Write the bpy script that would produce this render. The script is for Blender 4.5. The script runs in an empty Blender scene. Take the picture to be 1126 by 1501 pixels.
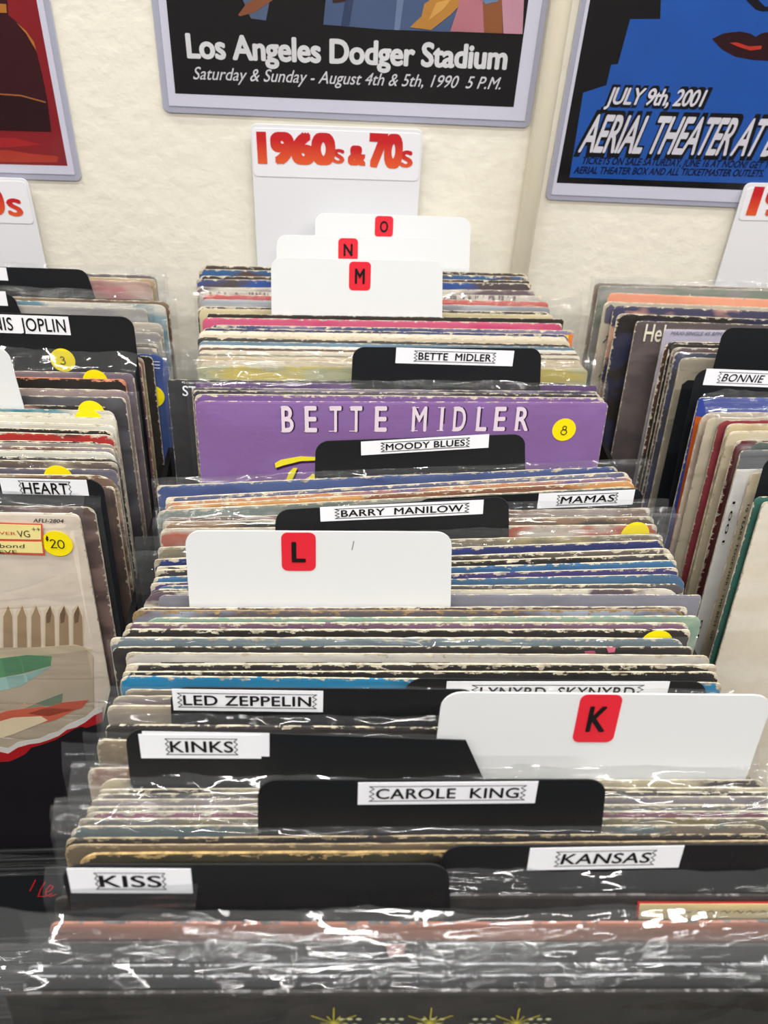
import bpy, bmesh, math, random
from mathutils import Vector, Matrix, noise
sc = bpy.context.scene
COL = sc.collection
R = math.radians

# ------------------------------------------------------------------ camera
YAW, PITCH, ROLL, F = 5.389, 38.373, 3.412, 1188.2
CAM = Vector((0, 0, 1.35))
def basis():
    y, p, r = R(YAW), R(PITCH), R(ROLL)
    f = Vector((math.sin(y)*math.cos(p), math.cos(y)*math.cos(p), -math.sin(p)))
    r0 = Vector((math.cos(y), -math.sin(y), 0)); u0 = r0.cross(f)
    return r0*math.cos(r)+u0*math.sin(r), u0*math.cos(r)-r0*math.sin(r), f
BR, BU, BF = basis()
cd = bpy.data.cameras.new('camera'); cam = bpy.data.objects.new('camera', cd); COL.objects.link(cam)
cd.sensor_fit = 'HORIZONTAL'; cd.sensor_width = 36; cd.lens = F/1126*36; cd.clip_start = .01; cd.clip_end = 50
m = Matrix((BR, BU, -BF)).transposed().to_4x4(); m.translation = CAM; cam.matrix_world = m
cd.dof.use_dof = True; cd.dof.focus_distance = .52; cd.dof.aperture_fstop = 16
sc.camera = cam
def ray(px, py): return BR*((px-563)/F) - BU*((py-750.5)/F) + BF
A0, B0 = .3432, .0544                       # the record tops lie on z = -A0 + B0*y below the camera
def top_pt(px, py, lift=0):
    d = ray(px, py); t = (-A0+lift)/(d.z-B0*d.y); return CAM + d*t

# ------------------------------------------------------------------ world, light, exposure
w = bpy.data.worlds.new('world'); sc.world = w; w.use_nodes = True
w.node_tree.nodes['Background'].inputs[0].default_value = (.9, .95, 1, 1)
w.node_tree.nodes['Background'].inputs[1].default_value = .25
sc.view_settings.view_transform = 'Standard'; sc.view_settings.look = 'None'
sc.view_settings.exposure = -0.04; sc.view_settings.gamma = 1; sc.view_settings.use_curve_mapping = False
sc.cycles.transparent_max_bounces = 32
sc.cycles.max_bounces = 8; sc.cycles.diffuse_bounces = 4; sc.cycles.glossy_bounces = 3
CEIL = 2.75
LAMPS = [(-1.3, -.75), (.1, -.75), (1.5, -.75), (-1.3, .25), (.1, .25), (1.5, .25), (.1, -2.1)]
LAMP_W = 21
for lx, ly in LAMPS:
    l = bpy.data.lights.new('tube_lamp', 'AREA'); l.shape = 'RECTANGLE'; l.size = 1.15; l.size_y = .045
    l.energy = LAMP_W; l.color = (1, .975, .94)
    o = bpy.data.objects.new('tube_lamp', l); COL.objects.link(o); o.location = (lx, ly, CEIL-.07)

# ------------------------------------------------------------------ helpers
def s2l(c): return tuple(((v/255)/12.92 if v/255 <= .04045 else ((v/255+.055)/1.055)**2.4) for v in c) + (1,)
def tag(o, label=None, cat=None, group=None, kind=None):
    if label: o['label'] = label
    if cat: o['category'] = cat
    if group: o['group'] = group
    if kind: o['kind'] = kind
    return o
def empty(name, M):
    o = bpy.data.objects.new(name, None); COL.objects.link(o); o.matrix_world = M; o.empty_display_size = .02; return o
def mesh_obj(name, verts, faces, mat, parent=None, M=None, smooth=False):
    me = bpy.data.meshes.new(name); me.from_pydata([tuple(v) for v in verts], [], faces); me.update()
    if mat: me.materials.append(mat)
    if smooth:
        for p in me.polygons: p.use_smooth = True
    o = bpy.data.objects.new(name, me); COL.objects.link(o)
    if parent: o.parent = parent
    if M is not None: o.matrix_world = M
    return o
class MB:
    def __init__(s): s.v = []; s.f = []
    def box(s, a, b):
        n = len(s.v); (x0, y0, z0), (x1, y1, z1) = a, b
        s.v += [(x0,y0,z0),(x1,y0,z0),(x1,y1,z0),(x0,y1,z0),(x0,y0,z1),(x1,y0,z1),(x1,y1,z1),(x0,y1,z1)]
        s.f += [tuple(n+i for i in q) for q in ((0,3,2,1),(4,5,6,7),(0,1,5,4),(1,2,6,5),(2,3,7,6),(3,0,4,7))]; return s
    def slab(s, pts, y0, y1):
        """prism of an (x,z) outline between y0 (front) and y1 (back)"""
        n = len(s.v); k = len(pts)
        s.v += [(x, y0, z) for x, z in pts] + [(x, y1, z) for x, z in pts]
        s.f += [tuple(range(n, n+k)), tuple(range(n+2*k-1, n+k-1, -1))]
        s.f += [(n+i, n+k+i, n+k+(i+1) % k, n+(i+1) % k) for i in range(k)]; return s
    def tube(s, a, b, r, k=10):
        a, b = Vector(a), Vector(b); d = (b-a).normalized(); u = d.orthogonal().normalized(); v = d.cross(u); n = len(s.v)
        for p in (a, b):
            for i in range(k): s.v.append(tuple(p+u*r*math.cos(2*math.pi*i/k)+v*r*math.sin(2*math.pi*i/k)))
        s.f += [(n+i, n+(i+1) % k, n+k+(i+1) % k, n+k+i) for i in range(k)]
        s.f += [tuple(range(n+k-1, n-1, -1)), tuple(range(n+k, n+2*k))]; return s
    def stroke(s, pts, wd, y):
        """flat ribbon along (x,z) polyline"""
        for i in range(len(pts)-1):
            a, b = Vector(pts[i]), Vector(pts[i+1]); d = b-a
            if d.length < 1e-7: continue
            d.normalize(); p = Vector((-d.y, d.x))*wd/2; e = d*wd*.35; a2, b2 = a-e, b+e; n = len(s.v)
            yy = y - i*1e-5
            for q in (a2-p, b2-p, b2+p, a2+p): s.v.append((q.x, yy, q.y))
            s.f.append((n, n+1, n+2, n+3))
        return s
    def build(s, name, mat, parent=None, smooth=False): return mesh_obj(name, s.v, s.f, mat, parent, None, smooth)
def rrect(x0, z0, x1, z1, r, corners='abcd', n=6):
    """rounded rectangle, a=bottom left, b=bottom right, c=top right, d=top left"""
    out = []
    for key, cx, cz, a0 in (('a', x0, z0, 180), ('b', x1, z0, 270), ('c', x1, z1, 0), ('d', x0, z1, 90)):
        if key in corners:
            sx = 1 if key in 'ad' else -1; sz = 1 if key in 'ab' else -1
            for i in range(n+1):
                a = R(a0+90*i/n); out.append((cx+sx*r+r*math.cos(a), cz+sz*r+r*math.sin(a)))
        else: out.append((cx, cz))
    return out

# ------------------------------------------------------------------ materials
def new_mat(name):
    m = bpy.data.materials.new(name); m.use_nodes = True; m.node_tree.nodes.clear(); return m, m.node_tree
def N(t, typ, **kw):
    n = t.nodes.new(typ)
    for k, v in kw.items():
        if k in n.inputs.keys() if isinstance(k, str) else False: n.inputs[k].default_value = v
        else: setattr(n, k, v)
    return n
def math_n(t, op, a, b=None, c=None):
    n = t.nodes.new('ShaderNodeMath'); n.operation = op
    for i, v in enumerate((a, b, c)):
        if v is None: continue
        if hasattr(v, 'is_linked') or hasattr(v, 'links'): t.links.new(v, n.inputs[i])
        else: n.inputs[i].default_value = v
    return n.outputs[0]
def mixc(t, fac, a, b):
    n = t.nodes.new('ShaderNodeMix'); n.data_type = 'RGBA'
    for sock, v in ((n.inputs[0], fac), (n.inputs[6], a), (n.inputs[7], b)):
        if hasattr(v, 'links'): t.links.new(v, sock)
        else: sock.default_value = v
    return n.outputs[2]
def noise_n(t, vec, scale, detail=3, rough=.5, w=0):
    n = t.nodes.new('ShaderNodeTexNoise'); n.noise_dimensions = '4D'
    n.inputs['Scale'].default_value = scale; n.inputs['Detail'].default_value = detail; n.inputs['Roughness'].default_value = rough
    n.inputs['W'].default_value = w
    if vec is not None: t.links.new(vec, n.inputs['Vector'])
    return n.outputs[0]
def stretch(t, vec, sc_):
    n = t.nodes.new('ShaderNodeMapping'); n.inputs['Scale'].default_value = sc_; t.links.new(vec, n.inputs['Vector']); return n.outputs[0]
def objco(t): return t.nodes.new('ShaderNodeTexCoord').outputs['Object']
_M = {}
def flat(name, c, rough=.5, spec=.5, bump=0, bscale=400, var=0, metal=0):
    key = (name, tuple(c), rough)
    if key in _M: return _M[key]
    m, t = new_mat(name); b = N(t, 'ShaderNodeBsdfPrincipled'); o = N(t, 'ShaderNodeOutputMaterial'); t.links.new(b.outputs[0], o.inputs[0])
    b.inputs['Base Color'].default_value = s2l(c); b.inputs['Roughness'].default_value = rough
    b.inputs['Specular IOR Level'].default_value = spec; b.inputs['Metallic'].default_value = metal
    co = objco(t)
    if var:
        nz = noise_n(t, co, 25, 4)
        k = tuple(max(0, v*(1-var)) for v in c)
        t.links.new(mixc(t, nz, s2l(k), s2l(tuple(min(255, v*(1+var*.6)) for v in c))), b.inputs['Base Color'])
    if bump:
        bp = t.nodes.new('ShaderNodeBump'); bp.inputs['Strength'].default_value = bump; bp.inputs['Distance'].default_value = .001
        t.links.new(noise_n(t, co, bscale, 4), bp.inputs['Height']); t.links.new(bp.outputs[0], b.inputs['Normal'])
    _M[key] = m; return m

W_, H_ = .3150, .3150
PAPER = (222, 210, 186)
_cm = {}
def cover_mat(ca, cb, wear, seed, art=0, paper=PAPER):
    """printed cardboard: two inks, worn cream paper along the edges, grey for painted film sheen on some front sleeves"""
    key = (ca, cb, wear, seed, art, paper)
    if key in _cm: return _cm[key]
    m, t = new_mat('printed_cardboard'); b = N(t, 'ShaderNodeBsdfPrincipled'); o = N(t, 'ShaderNodeOutputMaterial'); t.links.new(b.outputs[0], o.inputs[0])
    co = objco(t); sp = t.nodes.new('ShaderNodeSeparateXYZ'); t.links.new(co, sp.inputs[0])
    X, Z = sp.outputs[0], sp.outputs[2]
    dx = math_n(t, 'SUBTRACT', W_/2, math_n(t, 'ABSOLUTE', X))
    dz = math_n(t, 'MINIMUM', math_n(t, 'SUBTRACT', H_, Z), Z)
    d = math_n(t, 'MINIMUM', dx, dz)
    corner = math_n(t, 'ADD', dx, dz)
    # art
    sv = stretch(t, co, (1, 1, 2.4))
    nz = noise_n(t, sv, 14 if art == 0 else 34, 3, .5, seed)
    r = t.nodes.new('ShaderNodeMapRange'); r.inputs[1].default_value = .46; r.inputs[2].default_value = .54; t.links.new(nz, r.inputs[0])
    ink = mixc(t, r.outputs[0], s2l(ca), s2l(cb))
    if art == 2:        # lines of small dark print
        n2 = noise_n(t, stretch(t, co, (1, 1, .25)), 420, 1, .5, seed+3)
        r2 = t.nodes.new('ShaderNodeMapRange'); r2.inputs[1].default_value = .54; r2.inputs[2].default_value = .58; t.links.new(n2, r2.inputs[0])
        ink = mixc(t, math_n(t, 'MULTIPLY', r2.outputs[0], .75), ink, s2l((40, 38, 38)))
    mott = noise_n(t, co, 60, 4, .6, seed+1)
    ink = mixc(t, math_n(t, 'MULTIPLY', mott, .26), ink, s2l((120, 112, 100)))
    # wear along the edge
    nw = noise_n(t, stretch(t, co, (1, 1, 2.2)), 120, 5, .72, seed+7)
    lim = math_n(t, 'MULTIPLY', math_n(t, 'MAXIMUM', math_n(t, 'SUBTRACT', nw, .50), 0), wear*.0125)
    lim = math_n(t, 'ADD', lim, wear*.00025)
    worn = math_n(t, 'LESS_THAN', d, lim)
    cw = math_n(t, 'LESS_THAN', corner, math_n(t, 'MULTIPLY', nw, .008*wear))
    worn = math_n(t, 'MAXIMUM', worn, cw)
    fleck = math_n(t, 'GREATER_THAN', noise_n(t, co, 230, 3, .6, seed+9), .74)
    near = math_n(t, 'LESS_THAN', d, .03)
    worn = math_n(t, 'MAXIMUM', worn, math_n(t, 'MULTIPLY', fleck, near))
    dirt = noise_n(t, co, 130, 5, .65, seed+4)
    rr = t.nodes.new('ShaderNodeMapRange'); rr.inputs[1].default_value = .35; rr.inputs[2].default_value = .7; t.links.new(dirt, rr.inputs[0])
    pap = mixc(t, rr.outputs[0], s2l(tuple(v*.62 for v in paper)), s2l(tuple(min(255, v*1.05) for v in paper)))
    t.links.new(mixc(t, worn, ink, pap), b.inputs['Base Color'])
    t.links.new(math_n(t, 'MULTIPLY_ADD', worn, .35, .38), b.inputs['Roughness'])
    b.inputs['Specular IOR Level'].default_value = .4
    bp = t.nodes.new('ShaderNodeBump'); bp.inputs['Strength'].default_value = .5; bp.inputs['Distance'].default_value = .0006
    t.links.new(math_n(t, 'SUBTRACT', dirt, math_n(t, 'MULTIPLY', worn, .5)), bp.inputs['Height']); t.links.new(bp.outputs[0], b.inputs['Normal'])
    _cm[key] = m; return m

def film_mat():
    m, t = new_mat('clear_polythene_film'); o = N(t, 'ShaderNodeOutputMaterial'); co = objco(t)
    oi = t.nodes.new('ShaderNodeObjectInfo')
    w_ = math_n(t, 'MULTIPLY', oi.outputs['Random'], 50)
    a = t.nodes.new('ShaderNodeTexNoise'); a.noise_dimensions = '4D'; a.inputs['Scale'].default_value = 20; a.inputs['Detail'].default_value = 3
    a.inputs['Distortion'].default_value = 1.2
    t.links.new(stretch(t, co, (.2, 1, 1)), a.inputs['Vector']); t.links.new(w_, a.inputs['W'])
    ridge = math_n(t, 'ABSOLUTE', math_n(t, 'SUBTRACT', a.outputs[0], .5))
    ridge = math_n(t, 'POWER', math_n(t, 'SUBTRACT', 1, math_n(t, 'MINIMUM', math_n(t, 'MULTIPLY', ridge, 13), 1)), 2)
    c = t.nodes.new('ShaderNodeTexNoise'); c.noise_dimensions = '4D'; c.inputs['Scale'].default_value = 140; c.inputs['Detail'].default_value = 2
    t.links.new(co, c.inputs['Vector']); t.links.new(w_, c.inputs['W'])
    h = math_n(t, 'ADD', ridge, math_n(t, 'MULTIPLY', c.outputs[0], .12))
    bp = t.nodes.new('ShaderNodeBump'); bp.inputs['Strength'].default_value = 1; bp.inputs['Distance'].default_value = .0011
    t.links.new(h, bp.inputs['Height'])
    tr = N(t, 'ShaderNodeBsdfTransparent'); tr.inputs[0].default_value = (.95, .955, .955, 1)
    gl = N(t, 'ShaderNodeBsdfGlossy'); gl.inputs['Roughness'].default_value = .05; t.links.new(bp.outputs[0], gl.inputs['Normal'])
    df = N(t, 'ShaderNodeBsdfDiffuse'); df.inputs[0].default_value = (.8, .82, .84, 1)
    lw = t.nodes.new('ShaderNodeLayerWeight'); lw.inputs[0].default_value = .5; t.links.new(bp.outputs[0], lw.inputs['Normal'])
    fac = math_n(t, 'MULTIPLY_ADD', math_n(t, 'POWER', lw.outputs['Facing'], 5), .6, .022)
    m1 = N(t, 'ShaderNodeMixShader'); m1.inputs[0].default_value = .016; t.links.new(tr.outputs[0], m1.inputs[1]); t.links.new(df.outputs[0], m1.inputs[2])
    m2 = N(t, 'ShaderNodeMixShader'); t.links.new(fac, m2.inputs[0]); t.links.new(m1.outputs[0], m2.inputs[1]); t.links.new(gl.outputs[0], m2.inputs[2])
    t.links.new(m2.outputs[0], o.inputs[0]); return m
FILM = film_mat()
def clear_mat():
    m, t = new_mat('clear_rigid_vinyl'); o = N(t, 'ShaderNodeOutputMaterial')
    tr = N(t, 'ShaderNodeBsdfTransparent'); tr.inputs[0].default_value = (.97, .97, .98, 1)
    gl = N(t, 'ShaderNodeBsdfGlossy'); gl.inputs['Roughness'].default_value = .12
    lw = t.nodes.new('ShaderNodeLayerWeight'); lw.inputs[0].default_value = .5
    fac = math_n(t, 'MULTIPLY_ADD', math_n(t, 'POWER', lw.outputs['Facing'], 4), .6, .04)
    m2 = N(t, 'ShaderNodeMixShader'); t.links.new(fac, m2.inputs[0]); t.links.new(tr.outputs[0], m2.inputs[1]); t.links.new(gl.outputs[0], m2.inputs[2])
    t.links.new(m2.outputs[0], o.inputs[0]); return m
CLEAR = clear_mat()
def plaster_mat(name, c, strength=.6):
    m, t = new_mat(name); b = N(t, 'ShaderNodeBsdfPrincipled'); o = N(t, 'ShaderNodeOutputMaterial'); t.links.new(b.outputs[0], o.inputs[0])
    co = t.nodes.new('ShaderNodeNewGeometry').outputs['Position']
    n1 = noise_n(t, co, 9, 3, .5, 1); n2 = noise_n(t, co, 75, 4, .55, 2)
    t.links.new(mixc(t, n1, s2l(tuple(v*.965 for v in c)), s2l(c)), b.inputs['Base Color'])
    b.inputs['Roughness'].default_value = .42; b.inputs['Specular IOR Level'].default_value = .35
    bp = t.nodes.new('ShaderNodeBump'); bp.inputs['Strength'].default_value = strength; bp.inputs['Distance'].default_value = .0028
    t.links.new(math_n(t, 'ADD', n2, math_n(t, 'MULTIPLY', n1, .6)), bp.inputs['Height']); t.links.new(bp.outputs[0], b.inputs['Normal'])
    return m
M_WALL = plaster_mat('cream_painted_plaster', (240, 235, 220), .38)
M_PIPE = flat('cream_gloss_paint', (232, 224, 202), .3, .5, .25, 60)
M_DIM = flat('grey_painted_wall', (120, 116, 112), .7)
M_CEIL = flat('white_ceiling_paint', (176, 175, 172), .8)
M_FLOOR = flat('grey_carpet', (90, 88, 86), .9, .2, .6, 300, .2)
M_BLACK = flat('black_styrene', (25, 27, 30), .42, .4, .15, 900)
M_WHITE = flat('white_styrene', (224, 226, 227), .4, .4, .05, 300)
M_LABEL = flat('white_label_tape', (240, 241, 246), .35, .5)
M_INK = flat('black_print', (22, 21, 22), .45, .3)
M_RED = flat('red_sticker', (222, 40, 56), .45, .4)
M_YEL = flat('yellow_sticker', (250, 228, 18), .4, .5)
M_RACK = flat('black_enamelled_steel', (12, 12, 13), .28, .6, .1, 200)
M_MATTE = flat('matte_black_steel', (9, 9, 10), .75, .2)
M_WIRE = flat('black_wire', (30, 30, 32), .38, .9)
M_STEEL = flat('white_enamel', (230, 230, 228), .4)

# ------------------------------------------------------------------ lettering
_txt = {}
def glyphs(body, bold=0, space=1.0, shear=0):
    key = (body, bold, space, shear)
    if key not in _txt:
        c = bpy.data.curves.new('t', 'FONT'); c.body = body; c.size = 1; c.offset = bold; c.space_character = space; c.shear = shear
        c.fill_mode = 'FRONT' if False else 'BOTH'; c.resolution_u = 4
        o = bpy.data.objects.new('t', c); COL.objects.link(o); bpy.context.view_layer.update()
        me = bpy.data.meshes.new_from_object(o.evaluated_get(bpy.context.evaluated_depsgraph_get()))
        vs = [(v.co.x, v.co.y) for v in me.vertices]; fs = [tuple(p.vertices) for p in me.polygons]
        bpy.data.objects.remove(o); bpy.data.curves.remove(c); bpy.data.meshes.remove(me)
        _txt[key] = (vs, fs)
    return _txt[key]
CAPH = None
def cap_height():
    global CAPH
    if CAPH is None: CAPH = max(v[1] for v in glyphs('H')[0])
    return CAPH
def write(name, body, p0, p1, h, yoff, mat, parent, bold=0, space=1.0, shear=0, label=None, skew=0):
    """lettering between local points p0 and p1 (baseline) with cap height h, in the plane y=yoff"""
    vs, fs = glyphs(body, 0, space, shear)
    if not vs: return None
    x0 = min(v[0] for v in vs); x1 = max(v[0] for v in vs); ch = cap_height()
    if bold:
        k = len(vs); ring = 4 if bold < .03 else 8; base_v, base_f = vs, fs; vs, fs = list(vs), list(fs)
        for i in range(ring):
            a = 2*math.pi*i/ring; n = len(vs)
            kx, ky = math.cos(a), math.sin(a)*.8
            if bold > .055: kx, ky = max(-1, min(1, kx*1.5)), max(-.8, min(.8, ky*1.5))
            vs += [(v[0]+bold*kx, v[1]+bold*ky) for v in base_v]; fs += [tuple(n+q for q in f_) for f_ in base_f]
    p0, p1 = Vector(p0), Vector(p1); ex = p1-p0; up = Vector((-ex.y, ex.x)).normalized()*h + ex.normalized()*skew*h
    out = []; nb = len(glyphs(body, 0, space, shear)[0])
    for i, (x, y) in enumerate(vs):
        q = p0 + ex*((x-x0)/(x1-x0)) + up*(y/ch); out.append((q.x, yoff-(i//nb)*1.2e-5, q.y))
    o = mesh_obj(name, out, fs, mat, parent)
    if label: o['label'] = label
    return o

# ------------------------------------------------------------------ frames
LEAN = R(10)
class Frame:
    """local x along the card, y through it (back), z up it"""
    def __init__(s, origin, yaw, lean):
        s.M = Matrix.Translation(origin) @ Matrix.Rotation(yaw, 4, 'Z') @ Matrix.Rotation(-lean, 4, 'X')
        s.I = s.M.inverted(); s.c = s.I @ CAM
    def loc(s, px, py, y=0.):
        d = s.I.to_3x3() @ ray(px, py); t = (y-s.c.y)/d.y; q = s.c + d*t; return (q.x, q.z)

def cover_mesh(t, seed, rc=.004, jag=.0005):
    rnd = random.Random(seed)
    ds = [0, .0008, .002, .004, .007, .011]; xs = [-W_/2+d for d in ds] + [-W_/2+.011+(W_-.022)*i/44 for i in range(1, 44)] + [W_/2-d for d in reversed(ds)]
    zl = [0, .02, .1, .2, .27, .295, .305, .3095, .312, .3137, .3146, .315]
    rl, rr_ = rc*rnd.uniform(.6, 1.6), rc*rnd.uniform(.6, 1.6); ph = rnd.uniform(0, 9)
    def drop(s, r): return 0 if s >= r else r - math.sqrt(max(0, r*r-(r-s)**2))
    vs = []; nx, nz = len(xs), len(zl)
    for side in (-1, 1):
        for x in xs:
            dl, dr = x+W_/2, W_/2-x; dp = max(drop(dl, rl), drop(dr, rr_)) + jag*(.5+noise.noise(Vector((x*160, seed*3.1, 0))))*.9
            for z in zl:
                zz = z if z < .29 else .29+(z-.29)*((.025-dp)/.025)
                e = min(dl, dr, H_-z, z); k = min(1, e/.02); half = t/2*(.5+.5*math.sin(k*math.pi/2))
                if e < .0006: half *= .8
                vs.append((x, side*half + .00035*math.sin(x*14+ph)*(z/H_)**2, zz))
    fs = []; nn = nx*nz
    for i in range(nx-1):
        for j in range(nz-1):
            a = i*nz+j; fs.append((a, a+nz, a+nz+1, a+1)); fs.append((nn+a, nn+a+1, nn+a+nz+1, nn+a+nz))
    for i in range(nx-1):
        a = i*nz; fs.append((a, nn+a, nn+a+nz, a+nz)); a = i*nz+nz-1; fs.append((a, a+nz, nn+a+nz, nn+a))
    for j in range(nz-1):
        a = j; fs.append((a, a+1, nn+a+1, nn+a)); a = (nx-1)*nz+j; fs.append((a, nn+a, nn+a+1, a+1))
    return vs, fs

def bag_obj(parent, t, seed, l, r, top, off):
    """polythene sleeve: a front and a back sheet meeting above and beside the cover"""
    rnd = random.Random(seed); vs = []; fs = []; bend = rnd.uniform(.3, 1.3)
    x0, x1 = -W_/2-l, W_/2+r
    nx = 72; xs = sorted(set([round(x0+(x1-x0)*i/nx, 5) for i in range(nx+1)]+[-W_/2-.0005, W_/2+.0005]))
    zl = [.002, .1, .2, .26, .29, .3, .306, .310, .3125, .3138, .3144, .3150, .3156, .3163, .3171, .318] + [.318+max(.001, top-.003)*k/5 for k in range(1, 6)]
    for side in (-1, 1):
        n0 = len(vs); zz_ = zl if side < 0 else [z for z in zl if z > .28]
        for x in xs:
            ins = max(0, abs(x)-W_/2)
            for z in zz_:
                over = max(0, z-H_, ins)
                k = max(0, 1-over/.004)
                base = side*(t/2*(.55 if z > .30 or abs(x) > W_/2-.01 else 1)+off)
                y = base*k + side*.00025*(1-k)
                if z > H_-.001:
                    v_ = max(0, z-H_+.001); sl = bend+.55*noise.noise(Vector((x*20, seed*.9, 7)))
                    y += sl*(v_*v_/.007 if v_ < .0035 else v_-.00175)
                am = min(1, over/.006)*.0008 + (.00022 if z > .3 else .0001)
                y += am*noise.noise(Vector((x*55, z*90, seed*1.7))) + am*.8*noise.noise(Vector((x*170, z*140, seed*2.3)))
                zt = z
                if z > H_: zt += (z-H_)*(.35*noise.noise(Vector((x*22, seed, 1)))+.12*noise.noise(Vector((x*90, seed, 4))))
                vs.append((x, y, zt))
        nz = len(zz_)
        for i in range(len(xs)-1):
            for j in range(nz-1):
                a = n0+i*nz+j; fs.append((a, a+nz, a+nz+1, a+1) if side < 0 else (a, a+1, a+nz+1, a+nz))
    return mesh_obj('plastic_sleeve', vs, fs, FILM, parent, None, True)

SOLO = {'bright blue sleeve with a white letter E and a yellow sticker', 'bagged sleeve with yellow sticker tip, just behind the L card at the right', 'cream sleeve with a picket fence picture, handwritten notes and a yellow 20 sticker', 'white sleeve with small print down its left side, in the right bin', 'wide slate grey sleeve that sticks out to the right', 'charcoal sleeve with one pink mark, in a crinkled bag', 'blue and white flecked sleeve with a yellow and orange corner', 'black sleeve with a white letter S, sticking out to the left in a shiny bag', 'foremost sleeve of the right bin, plain cream white with a soft corner', 'grey brown sleeve starting with cream letters H e l', 'foremost middle sleeve, black with green and yellow star bursts, in a wrinkled bag', 'big purple sleeve with pale capital lettering and a yellow price sticker', 'black sleeve with a cream strip bordered in red, in a glossy bag', 'black sleeve with chipped white edge and yellow sticker tip, in front of the L card'}
ORD = ['', 'first', 'second', 'third', 'fourth', 'fifth', 'sixth', 'seventh', 'eighth', 'ninth', 'tenth', 'eleventh', 'twelfth', 'thirteenth', 'fourteenth', 'fifteenth', 'sixteenth', 'seventeenth', 'eighteenth', 'nineteenth', 'twentieth', 'twenty-first', 'twenty-second', 'twenty-third', 'twenty-fourth', 'twenty-fifth', 'twenty-sixth', 'twenty-seventh', 'twenty-eighth']

def rec(desc, xl, yl, xr, yr, ca, cb=None, wear=1., bag=None, art=0, rc=.004, paper=PAPER, extra=None, dz=0):
    return dict(kind='rec', desc=desc, px=(xl, yl, xr, yr), ca=ca, cb=cb or ca, wear=wear, bag=bag, art=art, rc=rc, paper=paper, extra=extra, dz=dz)
def div(label, px, tab, white=False, text=None, lab=None, anchor=None, extra=None, slant=False, sticker=None):
    return dict(kind='div', label=label, px=px, tab=tab, white=white, text=text, lab=lab, anchor=anchor, extra=extra, slant=slant, sticker=sticker)

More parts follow.
